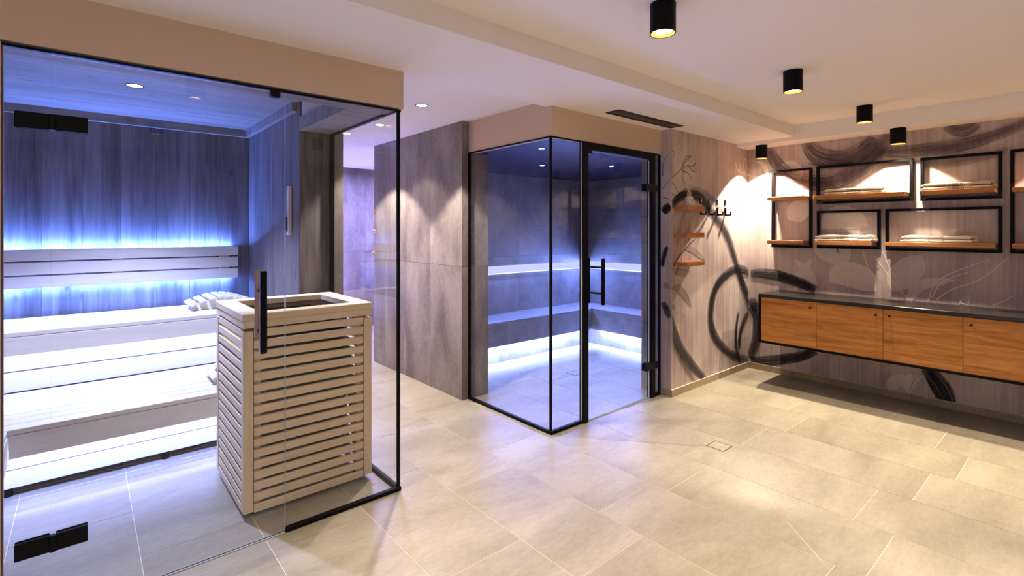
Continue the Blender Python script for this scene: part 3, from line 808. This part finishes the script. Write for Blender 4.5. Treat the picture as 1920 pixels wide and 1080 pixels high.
t = thing('sauna_bench', (-.6, 3.2, 0), 'short pale side bench at the left edge, behind the glass', 'bench', 'pale sauna benches')
for i in range(6): 
    x = -.88 + i * .098
    box('slat', AY, x + .004, x + .094, 2.70, 3.640, .392, .420, t, .003)
box('apron', AY, -.312, -.294, 2.70, 3.640, .235, .388, t, .002)
box('leg', AZ, -.36, -.32, 2.72, 2.76, 0, .392, t)
box('leg', AZ, -.36, -.32, 3.58, 3.62, 0, .392, t)
t = bpy.data.objects.new('backrest', None); COL.objects.link(t); t.parent = upper_bench; t.location = (0, .34, 1.05)
for a, b in ((1.237, 1.314), (1.140, 1.226), (1.047, 1.129)): box('slat', AX, -.88, 1.022, 4.832, 4.852, a, b, t, .003)
for x in (-.7, .2, .92): box('bracket', AZ, x - .03, x + .03, 4.852, 4.919, 1.09, 1.27, t)
box('led_strip', M['ledglow'], -.7, .88, 4.858, 4.872, 1.292, 1.297, t)
box('led_strip', M['ledglow'], -.7, .88, 4.858, 4.872, 1.073, 1.078, t)

def headrest(cx, cy, z, label):
    t = thing('headrest', (cx, cy, z), label, 'headrest', 'curved slatted headrests')
    n = 8
    for i in range(n):
        u = i / (n - 1); x = cx - .21 + .42 * u; hgt = .075 * math.sin(math.pi * (.12 + .80 * u)) + .020
        sl = math.atan(.075 * math.pi * .8 / .42 * math.cos(math.pi * (.12 + .80 * u)))
        mb = MB(); c, s_ = math.cos(sl), math.sin(sl)
        vs = []
        for yy in (cy - .16, cy + .16):
            for a, b in ((-.023, -.009), (.023, -.009), (.023, .009), (-.023, .009)):
                vs.append((x + a * c - b * s_, yy, z + hgt + a * s_ + b * c))
        mb.v = vs; mb.f = [(0, 1, 2, 3), (7, 6, 5, 4), (0, 4, 5, 1), (1, 5, 6, 2), (2, 6, 7, 3), (3, 7, 4, 0)]
        mb.obj('slat', AY, t, .003)
    for yy in (cy - .09, cy + .09):
        mb = MB(); top, bot = [], []
        for i in range(13):
            u = i / 12; x = cx - .21 + .42 * u
            top.append((x, z + max(.006, .075 * math.sin(math.pi * (.12 + .80 * u)) + .010))); bot.append((x, z))
        for yo in (yy - .011, yy + .011):
            for q in top: mb.v.append((q[0], yo, q[1]))
            for q in bot: mb.v.append((q[0], yo, q[1]))
        for i in range(12):
            mb.f.append((i, i + 1, 13 + i + 1, 13 + i)); mb.f.append((26 + i + 1, 26 + i, 39 + i, 39 + i + 1))
            mb.f.append((i + 1, i, 26 + i, 26 + i + 1)); mb.f.append((13 + i, 13 + i + 1, 39 + i + 1, 39 + i))
        mb.f += [(0, 13, 39, 26), (12, 38, 51, 25)]
        mb.obj('side_rail', AX, t)
headrest(.845, 4.58, .8405, 'curved slatted wooden headrest on the upper sauna bench')
headrest(.885, 3.98, .420, 'curved slatted headrest on the lower bench, mostly behind the heater')

# light leaking through the plinth gap, painted on the floor as pale gold strips
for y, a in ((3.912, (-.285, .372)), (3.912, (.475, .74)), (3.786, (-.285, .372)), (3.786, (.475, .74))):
    box('light_streak', M['streak_gold'], a[0], a[1], y - .005, y + .005, 0, .0012, floor)

AX, AY, AZ = M['aspen'], M['aspen_y'], M['aspen_z']
# heater
HX0, HX1, HY0, HY1 = .607, 1.287, 2.772, 3.425
t = thing('sauna_heater', ((HX0 + HX1) / 2, (HY0 + HY1) / 2, 0), 'tall box-shaped sauna heater clad in pale horizontal slats, behind the glass', 'heater')
rim = MB()
box('rim_board', AX, HX0 - .004, HX1 + .004, HY0 - .004, HY0 + .078, .994, 1.030, t, .003)
box('rim_board', AX, HX0 - .004, HX1 + .004, HY1 - .078, HY1 + .004, .994, 1.030, t, .003)
box('rim_board', AY, HX0 - .004, HX0 + .092, HY0 + .079, HY1 - .079, .994, 1.030, t, .003)
box('rim_board', AY, HX1 - .092, HX1 + .004, HY0 + .079, HY1 - .079, .994, 1.030, t, .003)
box('rim_board', AX, HX0, HX1, HY0, HY0 + .022, .957, .993, t, .002)
box('rim_board', AX, HX0, HX1, HY1 - .022, HY1, .957, .993, t, .002)
box('rim_board', AY, HX0, HX0 + .022, HY0 + .023, HY1 - .023, .957, .993, t, .002)
box('rim_board', AY, HX1 - .022, HX1, HY0 + .023, HY1 - .023, .957, .993, t, .002)
for x0 in (HX0, HX1 - .046):
    for y0 in (HY0, HY1 - .046): box('post', AZ, x0, x0 + .046, y0, y0 + .046, .030, .942, t, .003)
for i in range(17):
    z = .928 - i * .0553
    box('slat', AX, HX0 + .050, HX1 - .050, HY0 + .002, HY0 + .020, z - .020, z + .020, t, .003)
    box('slat', AX, HX0 + .050, HX1 - .050, HY1 - .020, HY1 - .002, z - .020, z + .020, t, .003)
    box('slat', AY, HX0 + .002, HX0 + .020, HY0 + .050, HY1 - .050, z - .020, z + .020, t, .003)
    box('slat', AY, HX1 - .020, HX1 - .002, HY0 + .050, HY1 - .050, z - .020, z + .020, t, .003)
for x in (HX0 + .055, HX1 - .085):
    for y in (HY0 + .022, HY1 - .044): box('batten', AZ, x, x + .03, y, y + .022, .035, .957, t)
for y in (HY0 + .060, HY1 - .09):
    for x in (HX0 + .022, HX1 - .044): box('batten', AZ, x, x + .022, y, y + .03, .035, .957, t)
body = MB(); a, b, c, d = HX0 + .13, HX1 - .16, HY0 + .09, HY1 - .09
body.box(a, b, c, c + .006, .12, .97).box(a, b, d - .006, d, .12, .97).box(a, a + .006, c, d, .12, .97).box(b - .006, b, c, d, .12, .97).box(a, b, c, d, .78, .80)
body.obj('firebox', M['darkmetal'], t)
for x in (HX0 + .06, HX1 - .06):
    for y in (HY0 + .07, HY1 - .07): MB().cyl((x, y, 0), (x, y, .035), .022, n=16).obj('foot', M['black'], t, smooth=True)
box('support_bar', M['steel'], HX1 - .15, HX1 - .13, HY0 + .05, HY1 - .05, .20, .95, t)
box('support_bar', M['steel'], a, b, HY1 - .075, HY1 - .065, .90, .97, t)
MB().cyl((HX0 + .012, HY0 + .03, .9485), (HX0 + .07, HY0 + .03, .9485), .004, n=8).obj('hinge_pin', M['steel'], t)
rock_me = []
rr = random.Random(3)
for v in range(4):
    bm = bmesh.new(); bmesh.ops.create_icosphere(bm, subdivisions=2, radius=.034)
    for vt in bm.verts:
        vt.co *= .82 + rr.random() * .3; vt.co.z *= .62
    me = bpy.data.meshes.new('heater_stone'); bm.to_mesh(me); bm.free(); me.materials.append(M['rock']); rock_me.append(me)
for i in range(5):
    for j in range(6):
        x = a + .052 + i * (b - a - .104) / 4 + rr.uniform(-.003, .003); y = c + .050 + j * (d - c - .10) / 5 + rr.uniform(-.002, .002)
        o = bpy.data.objects.new('heater_stone', rock_me[(i * 3 + j) % 4]); COL.objects.link(o)
        o.location = (x, y, .835 + rr.uniform(0, .012)); o.rotation_euler = (0, 0, rr.uniform(0, 6))
        o.scale = (1, 1, 1.2)
        tag(o, 'dark rough stone inside the open top of the sauna heater', 'stone', 'stones in the sauna heater')

# sand timer on the sauna side wall
t = thing('sand_timer', (1.11, 3.735, 1.416), 'slim white sand timer on the sauna side wall', 'timer')
box('backboard', M['ceramic'], 1.100, 1.124, 3.715, 3.757, 1.416, 1.763, t, .002)
MB().cyl((1.090, 3.736, 1.45), (1.090, 3.736, 1.59), .0095, n=16).cyl((1.090, 3.736, 1.59), (1.090, 3.736, 1.605), .0095, .002, n=16, caps=False).cyl((1.090, 3.736, 1.605), (1.090, 3.736, 1.62), .002, .0095, n=16, caps=False).cyl((1.090, 3.736, 1.62), (1.090, 3.736, 1.735), .0095, n=16).obj('glass_tube', G, t, smooth=True)
MB().cyl((1.090, 3.736, 1.451), (1.090, 3.736, 1.545), .0088, n=16).obj('sand', M['sand'], t, smooth=True)
for z in (1.440, 1.737): MB().cyl((1.090, 3.736, z), (1.090, 3.736, z + .010), .011, n=16).cyl((1.100, 3.736, z + .005), (1.09, 3.736, z + .005), .004, n=8).obj('tube_holder', M['steel'], t, smooth=True)

# ================================================================== STEAM ROOM BENCH
ST = M['steamtile']
t = tag(thing('steam_bench', (4.0, 4.4, 0), 'grey tiled corner bench of the steam room with light under its edge', 'bench'))
for a, b in ((2.745, 3.48), (3.48, 4.054), (4.054, 4.86)):
    box('seat_tile', ST, a + .001, b - .001, 4.16, 4.618, .452, .470, t)
    box('front_tile', ST, a + .001, b - .001, 4.160, 4.172, .215, .451, t)
    box('base_tile', ST, a + .001, b - .001, 4.290, 4.302, .0, .214, t)
for a, b in ((2.755, 3.40), (3.40, 4.159)):
    box('seat_tile', ST, 4.861, 5.268, a + .001, b - .001, .452, .470, t)
    box('front_tile', ST, 4.861, 4.873, a + .001, b - .001, .215, .451, t)
for a, b in ((2.755, 3.60), (3.60, 4.289)): box('base_tile', ST, 4.990, 5.002, a + .001, b - .001, .0, .214, t)
box('seat_tile', ST, 4.861, 5.268, 4.160, 4.618, .452, .470, t)
box('base_tile', ST, 4.86, 4.99, 4.290, 4.302, .0, .214, t)
box('led_strip', M['ledglow'], 2.80, 4.86, 4.215, 4.228, .226, .232, t)
box('led_strip', M['ledglow'], 4.905, 4.918, 2.80, 4.15, .226, .232, t)
t = tag(thing('light_channel', (4.0, 4.61, .94), 'glowing white light channel running round the steam room walls', 'light'))
box('diffuser', M['ledsoft'], 2.745, 5.262, 4.606, 4.6195, .945, 1.030, t)
box('diffuser', M['ledsoft'], 5.256, 5.2695, 2.76, 4.605, .945, 1.030, t)
box('led_strip', M['ledglow'], 2.745, 5.255, 4.602, 4.6195, .935, .944, t)
box('led_strip', M['ledglow'], 5.252, 5.2695, 2.76, 4.601, .935, .944, t)

for z, l in ((1.655, 'topmost small peg on the far end of the corridor tile wall'), (1.42, 'middle small peg on the far end of the corridor tile wall'), (1.185, 'lowest small peg on the far end of the corridor tile wall')):
    t = thing('wall_peg', (2.45, 5.222, z), l, 'peg', 'pegs at the shower entrance')
    box('peg_plate', M['capwood'], 2.450, 2.4575, 5.205, 5.238, z, z + .045, t, .001)
    MB().cyl((2.450, 5.222, z + .022), (2.428, 5.222, z + .024), .009, n=16).obj('peg_knob', M['capwood'], t, smooth=True)

# ================================================================== FLOOR DRAINS, VENT
def drain(x, y, label, s=.062):
    t = thing('floor_drain', (x, y, 0), label, 'drain', 'square tiled floor drains')
    MB().box(x - s, x + s, y - s, y - s + .006, 0, .0014).box(x - s, x + s, y + s - .006, y + s, 0, .0014).box(x - s, x - s + .006, y - s + .006, y + s - .006, 0, .0014).box(x + s - .006, x + s, y - s + .006, y + s - .006, 0, .0014).obj('frame', plain('drain_slot', (.05, .03, .02), .5), t)
    box('tile_insert', M['floor'], x - s + .006, x + s - .006, y - s + .006, y + s - .006, 0, .0009, t)
drain(3.255, 1.668, 'square tile-topped drain in the open floor before the cabinet')
drain(3.80, 3.47, 'square tile-topped drain in the steam room floor')
def groove(x0, y0, x1, y1, m='grout'):
    d = Vector((x1 - x0, y1 - y0, 0)).normalized(); nn = Vector((-d.y, d.x, 0)) * .0013
    mb = MB(); q = [Vector((x0, y0, 0)) + nn, Vector((x0, y0, 0)) - nn, Vector((x1, y1, 0)) - nn, Vector((x1, y1, 0)) + nn]
    mb.v = [(v.x, v.y, z) for z in (-.0005, .0006) for v in q]; mb.f = [(3, 2, 1, 0), (4, 5, 6, 7), (0, 1, 5, 4), (1, 2, 6, 5), (2, 3, 7, 6), (3, 0, 4, 7)]
    mb.obj('grout_line', M[m], floor)
groove(2.66, 1.01, 2.46, .79); groove(3.19, 1.73, 2.72, 2.27, 'grout_dark'); groove(3.32, 1.73, 3.86, 2.40, 'grout_dark')
groove(3.74, 3.41, 2.95, 2.62, 'grout_dark'); groove(3.86, 3.53, 4.6, 4.25, 'grout_dark'); groove(3.74, 3.53, 3.1, 4.15, 'grout_dark')
t = thing('ceiling_vent', (3.42, 2.35, Z_LOW), 'long dark slot vent in the ceiling before the steam room', 'vent')
a, b, c, d = 2.985, 3.86, 2.288, 2.418
MB().box(a, b, c, c + .010, Z_LOW - .004, Z_LOW).box(a, b, d - .010, d, Z_LOW - .004, Z_LOW).box(a, a + .010, c + .01, d - .01, Z_LOW - .004, Z_LOW).box(b - .010, b, c + .01, d - .01, Z_LOW - .004, Z_LOW).obj('frame', M['black'], t)
box('backing', plain('vent_dark', (.03, .02, .018), .6), a + .01, b - .01, c + .01, d - .01, Z_LOW - .0012, Z_LOW, t)
box('slat', plain('vent_bronze', (.06, .04, .035), .4), a + .012, b - .012, 2.335, 2.371, Z_LOW - .003, Z_LOW - .0013, t)

# ================================================================== LAMPS
LN = ['nearest to the camera', 'second', 'third']
def can(x, y, z, label, group, r=.055, hgt=.13):
    t = thing('ceiling_lamp', (x, y, z), label, 'lamp', group)
    MB().lathe([(0, 0), (r, 0), (r, -hgt), (r - .004, -hgt), (r - .004, -.02), (0, -.02)], (x, y, z), 36).obj('housing', M['black'], t, smooth=True)
    MB().lathe([(r - .0045, -hgt + .001), (r - .010, -hgt + .016)], (x, y, z), 36).obj('reflector', M['lampgold'], t, smooth=True)
    MB().lathe([(r - .0105, -hgt + .016), (0, -hgt + .016)], (x, y, z), 36).obj('diffuser', M['lampglow'], t)
can(*TRAY_LAMPS[0], Z_TRAY, 'black cylinder lamp on the ceiling, largest and nearest of the row', 'cylinder lamps on the raised ceiling')
can(*TRAY_LAMPS[1], Z_TRAY, 'black cylinder lamp in the middle of the raised ceiling row', 'cylinder lamps on the raised ceiling')
can(*TRAY_LAMPS[2], Z_TRAY, 'black cylinder lamp on the raised ceiling, farthest of the row by the cabinet', 'cylinder lamps on the raised ceiling')
for q in TRAY_LAMPS[3:]: can(*q, Z_TRAY, 'unseen black cylinder lamp on the raised ceiling outside the picture', 'cylinder lamps outside the picture')  # the row behind the camera is assumed, added to light the room
can(*LOW_LAMPS[0], Z_BAND, 'black cylinder lamp in the mural corner above the tall frame', 'cylinder lamps along the mural wall')
can(*LOW_LAMPS[1], Z_BAND, 'black cylinder lamp above the upper shelves, close to the mural wall', 'cylinder lamps along the mural wall')
can(*LOW_LAMPS[2], Z_BAND, 'added unseen black cylinder lamp outside the picture by the mural wall', 'cylinder lamps outside the picture')
def downlight(x, y, z, label, group, glow, r=.042, ring='black'):
    t = thing('downlight', (x, y, z), label, 'lamp', group)
    MB().lathe([(r + .006, 0), (r + .006, -.003), (r, -.003), (r - .002, -.0005)], (x, y, z), 32).obj('ring', M[ring], t, smooth=True)
    MB().lathe([(r - .002, -.0008), (0, -.0008)], (x, y, z), 32).obj('diffuser', M[glow], t)
downlight(*COR_SPOTS[0], Z_COR, 'round recessed downlight between sauna and steam room', 'corridor downlights', 'spotglow')
downlight(*COR_SPOTS[1], Z_COR, 'middle recessed downlight in the corridor, seen through glass', 'corridor downlights', 'spotglow')
downlight(*COR_SPOTS[2], Z_COR, 'rearmost recessed downlight in the corridor, near the sauna wall', 'corridor downlights', 'spotglow')
downlight(.24, 3.82, 2.332, 'round recessed downlight in the sauna ceiling', 'sauna downlight', 'spotglow')
for (x, y), l in zip([(3.60, 3.74), (2.86, 2.98), (4.21, 3.33)], ['bright small downlight left in the steam room ceiling', 'small downlight by the steam room glass corner', 'bright small downlight behind the steam room door']):
    downlight(x, y, 2.121, l, 'steam room downlights', 'coolglow', .024)

# ================================================================== SMALL SHELVES, HOOKS, DIFFUSER
for z0, z1, l in ((1.622, 1.662, 'topmost of three small oak wall shelves, carrying the reed diffuser'), (1.387, 1.424, 'middle one of three small oak wall shelves'), (1.140, 1.176, 'lowest of three small oak wall shelves, empty')):
    t = box('wall_shelf', M['shelfoak_x'], 3.935, 4.225, 2.300, 2.4285, z0, z1, bevel=.002)
    tag(t, l, 'shelf', 'small oak shelves beside the steam room')
    box('front_lip', M['shelfoak_x'], 3.936, 4.224, 2.3008, 2.306, z1 - .0002, z1 + .0035, t)
t = thing('reed_diffuser', (4.075, 2.365, 1.662), 'white reed diffuser bottle with wooden cap on the topmost small shelf', 'diffuser')
C_ = (4.075, 2.365, 1.6622)
MB().lathe([(0, 0), (.034, 0), (.036, .004), (.036, .066), (.033, .078), (.022, .086), (.015, .090), (0, .090)], C_, 32).obj('bottle', M['ceramic'], t, smooth=True)
MB().lathe([(.0, .0902), (.019, .0902), (.019, .128), (.012, .129), (.0, .129)], C_, 28).obj('cap', M['capwood'], t, smooth=True)
box('label_print', plain('label_ink', (.25, .2, .16), .8), 4.061, 4.074, 2.3275, 2.3285, 1.698, 1.724, t)
for dx, dy in ((-.045, .0), (-.036, .02), (.005, -.015), (.010, .02), (.026, .0), (.033, -.018)):
    MB().cyl((C_[0] + dx * .15, C_[1] + dy * .15, C_[2] + .129), (C_[0] + dx, C_[1] + dy, C_[2] + .245), .0021, n=8).obj('reed', M['reed'], t, smooth=True)
for x, l in ((4.384, 'leftmost black wall hook, partly behind the top small shelf'), (4.541, 'second black wall hook from the left'), (4.697, 'third black wall hook from the left'), (4.855, 'rightmost black wall hook, nearest the mural corner')):
    t = thing('wall_hook', (x, 2.43, 1.60), l, 'hook', 'black wall hooks on the mural')
    MB().box(x - .011, x + .011, 2.421, 2.4295, 1.700, 1.752).obj('upper_plate', M['blackmetal'], t, .002)
    box('screw_cap', M['steel'], x - .005, x + .005, 2.418, 2.421, 1.714, 1.738, t)
    MB().box(x - .008, x + .008, 2.417, 2.4295, 1.595, 1.674).box(x - .008, x + .008, 2.375, 2.417, 1.595, 1.610).box(x - .008, x + .008, 2.367, 2.375, 1.595, 1.632).obj('hook_arm', M['blackmetal'], t, .0015)

# ================================================================== SHELF FRAMES ON THE MURAL WALL
def frame(ya, yb, z0, z1, boards, label, nm='shelf_frame'):
    """ya > yb: left and right edge as seen; square steel tube frame plus oak boards through it"""
    t = thing(nm, (5.32, (ya + yb) / 2, z0), label, 'shelf', 'black framed wall shelves')
    x0, x1, b = 5.318, 5.352, .022
    for (a, c, e, g) in ((yb, ya, z1 - b, z1), (yb, ya, z0, z0 + b), (ya - b, ya, z0 + b, z1 - b), (yb, yb + b, z0 + b, z1 - b)):
        box('frame_bar', K, x0, x1, a, c, e, g, t, .001)
    for y_ in (ya - .011, yb + .011): MB().cyl((x1, y_, z1 - .011), (5.3598, y_, z1 - .011), .006, n=10).cyl((x1, y_, z0 + .011), (5.3598, y_, z0 + .011), .006, n=10).obj('wall_spacer', K, t)
    for z in boards:
        box('board', M['shelfoak'], 5.165, 5.3585, yb + .024, ya + .0 - .0235, z - .034, z, t, .002)
frame(2.175, 1.805, 1.280, 2.055, (1.778, 1.352), 'tall narrow black shelf frame nearest the corner, with two oak boards')
frame(1.765, 1.032, 1.700, 2.060, (1.772,), 'long upper black shelf frame beside the tall one, carrying cream towels')
frame(.982, .490, 1.696, 2.055, (1.772,), 'upper right black shelf frame carrying beige striped towels')
frame(1.760, 1.260, 1.282, 1.636, (1.352,), 'short lower black shelf frame with white towels')
frame(1.222, .490, 1.276, 1.636, (1.352,), 'long lower black shelf frame with towels in its middle')
frame(.446, .076, 1.276, 2.060, (1.765, 1.352), 'tall black shelf frame cut by the right picture edge')

def towel(ya, yb, z, th, mat, label, group, seed, open_end=False, dep=.138):
    """a towel folded to a long flat pad lying along the board; u runs along its length"""
    rr = random.Random(seed)
    t = thing('towel', (5.244, (ya + yb) / 2, z), label, 'towel', group)
    nu, nc = 40, 20; V, F, UV = [], [], []
    xc = 5.244 + rr.uniform(-.003, .003); ph = [rr.uniform(0, 6) for _ in range(6)]
    for i in range(nu + 1):
        u = i / nu; y = ya + (yb - ya) * u
        e = min(1, .55 + 7 * min(u, 1 - u)) ** .6
        hh = th * (.93 + .07 * math.sin(7 * u + ph[0]) + .05 * math.sin(17 * u + ph[1])) * (e if not open_end or u < .5 else 1 + .12 * max(0, u - .9) * 10)
        dd = dep * (1 + .02 * math.sin(5 * u + ph[2])) * (.96 + .04 * e)
        for k in range(nc):
            a = 2 * math.pi * k / nc
            ca, sa = math.cos(a), math.sin(a)
            xx = math.copysign(abs(ca) ** .35, ca) * dd / 2; zz = math.copysign(abs(sa) ** .55, sa) * hh / 2
            zz += .0015 * math.sin(11 * u + 3 * ca + ph[3]) * (1 if sa > 0 else 0)
            V.append((xc + xx + .003 * math.sin(6 * u + ph[4]), y + .004 * math.sin(3 * a + ph[5]) * (1 if i in (0, nu) else 0), z + hh / 2 + max(zz, -hh / 2)))
            UV.append((u, k / nc))
    for i in range(nu):
        for k in range(nc):
            j = (k + 1) % nc
            F.append((i * nc + k, i * nc + j, (i + 1) * nc + j, (i + 1) * nc + k))
    F.append(tuple(range(nc))[::-1]); F.append(tuple(nu * nc + k for k in range(nc)))
    me = bpy.data.meshes.new('folded_cloth'); org = t.location
    me.from_pydata([tuple(Vector(v) - org) for v in V], [], [f[::-1] for f in F]); me.materials.append(mat)
    ul = me.uv_layers.new(name='UVMap')
    for lp in me.loops: ul.data[lp.index].uv = UV[lp.vertex_index]
    me.polygons.foreach_set('use_smooth', [True] * len(me.polygons)); me.update()
    o = bpy.data.objects.new('folded_cloth', me); COL.objects.link(o); o.parent = t
    # fold line seen on the front edge
    mb = MB()
    x_ = xc - dep / 2 - .0006
    for i in range(0, 24):
        u = .03 + i * .94 / 24; y = ya + (yb - ya) * u; y2 = ya + (yb - ya) * (u + .94 / 24)
        mb.cyl((x_ + .003 * math.sin(6 * u + ph[4]), y, z + th * .40), (x_ + .003 * math.sin(6 * (u + .039) + ph[4]), y2, z + th * .40), .0009, n=5, caps=False)
    mb.obj('fold_edge', plain('towel_fold', (.42, .36, .28), .95), t)
    # fringe: twisted tassels at the right-hand end
    fr = MB()
    for k in range(16):
        xs = xc - dep / 2 + .008 + k * (dep - .016) / 15; zz = z + th * rr.uniform(.25, .95)
        p0 = Vector((xs, yb + .004, zz)); p1 = p0 + Vector((rr.uniform(-.006, .006), -.014, rr.uniform(-.002, .006))); p2 = p1 + Vector((rr.uniform(-.008, .008), -.014, rr.uniform(-.014, .004)))
        p2.z = max(p2.z, z + .002); p1.z = max(p1.z, z + .002)
        fr.cyl(p0, p1, .0022, .0019, n=6).cyl(p1, p2, .0019, .0014, n=6)
    o = fr.obj('fringe', mat, t, smooth=True)
    ul = o.data.uv_layers.new(name='UVMap')
    return t
def pair(ya, yb, z, ma, mb_, what, where, seed, oe=False):
    g = 'folded towels on the shelf frames'
    towel(ya, yb, z, .026, mb_, 'lower of the two %s folded towels %s' % (what, where), g, seed, oe)
    towel(ya - .004, yb + .010, z + .0285, .030, ma, 'upper of the two %s folded towels %s' % (what, where), g, seed + 50, oe)
pair(1.650, 1.200, 1.7725, M['towel_a'], M['towel_a'], 'cream', 'in the long upper frame', 1)
pair(.952, .535, 1.7725, M['towel_b'], M['towel_a'], 'beige striped', 'in the upper right frame', 2)
pair(1.728, 1.290, 1.3525, M['towel_c'], M['towel_c'], 'white', 'in the short lower frame', 3, True)
pair(1.084, .640, 1.3525, M['towel_c'], M['towel_c'], 'white', 'in the long lower frame', 4)

# ================================================================== WALL CABINET
CX, CY1 = 4.893, 2.118
t = thing('wall_cabinet', (5.1, .5, .39), 'long wall-hung cabinet with oak doors and a black worktop', 'cabinet')
box('worktop', M['topblack'], CX - .006, 5.3595, -.85, CY1, .820, .850, t, .002)
box('side_panel', K, CX - .005, 5.3595, CY1 - .020, CY1, .388, .8195, t, .001)
box('side_panel', K, CX - .005, 5.3595, -.85, -.83, .388, .8195, t, .001)
box('bottom_panel', K, CX - .005, 5.3595, -.83, CY1 - .020, .388, .406, t, .001)
box('back_panel', K, 5.34, 5.3595, -.83, CY1 - .020, .406, .8195, t)
box('carcass_shelf', K, CX + .025, 5.34, -.83, CY1 - .020, .60, .615, t)
ed = [CY1 - .0215, 1.622, 1.139, .656, .173, -.31, -.828]
for i in range(6):
    d = box('door', M['oak'], CX, CX + .019, ed[i + 1] + .0015, ed[i] - .0015, .409, .817, t, .001)
    ky = (ed[i + 1] + .045) if i in (0, 1, 4) else (ed[i] - .045)
    mb = MB(); mb.cyl((CX, ky, .768), (CX - .018, ky, .768), .0055, n=14)
    for k in range(6):
        a0, a1 = math.pi * k / 6, math.pi * (k + 1) / 6
        mb.cyl((CX - .022 + .010 * math.cos(a0), ky, .768), (CX - .022 + .010 * math.cos(a1), ky, .768), max(.0004, .010 * math.sin(a0)), max(.0004, .010 * math.sin(a1)), n=18, caps=False)
    mb.obj('knob', M['blackmetal'], d, smooth=True)
for y in (1.905, 1.130, .43):
    MB().lathe([(.058, .850), (.058, .8512), (.052, .8512), (.050, .8505)], (5.20, y, 0), 36).obj('cutout_ring', M['topblack'], t, smooth=True)
    MB().lathe([(.050, .8505), (0, .8505)], (5.20, y, 0), 36).obj('cutout', plain('cutout_dark', (.003, .003, .003), .5), t)
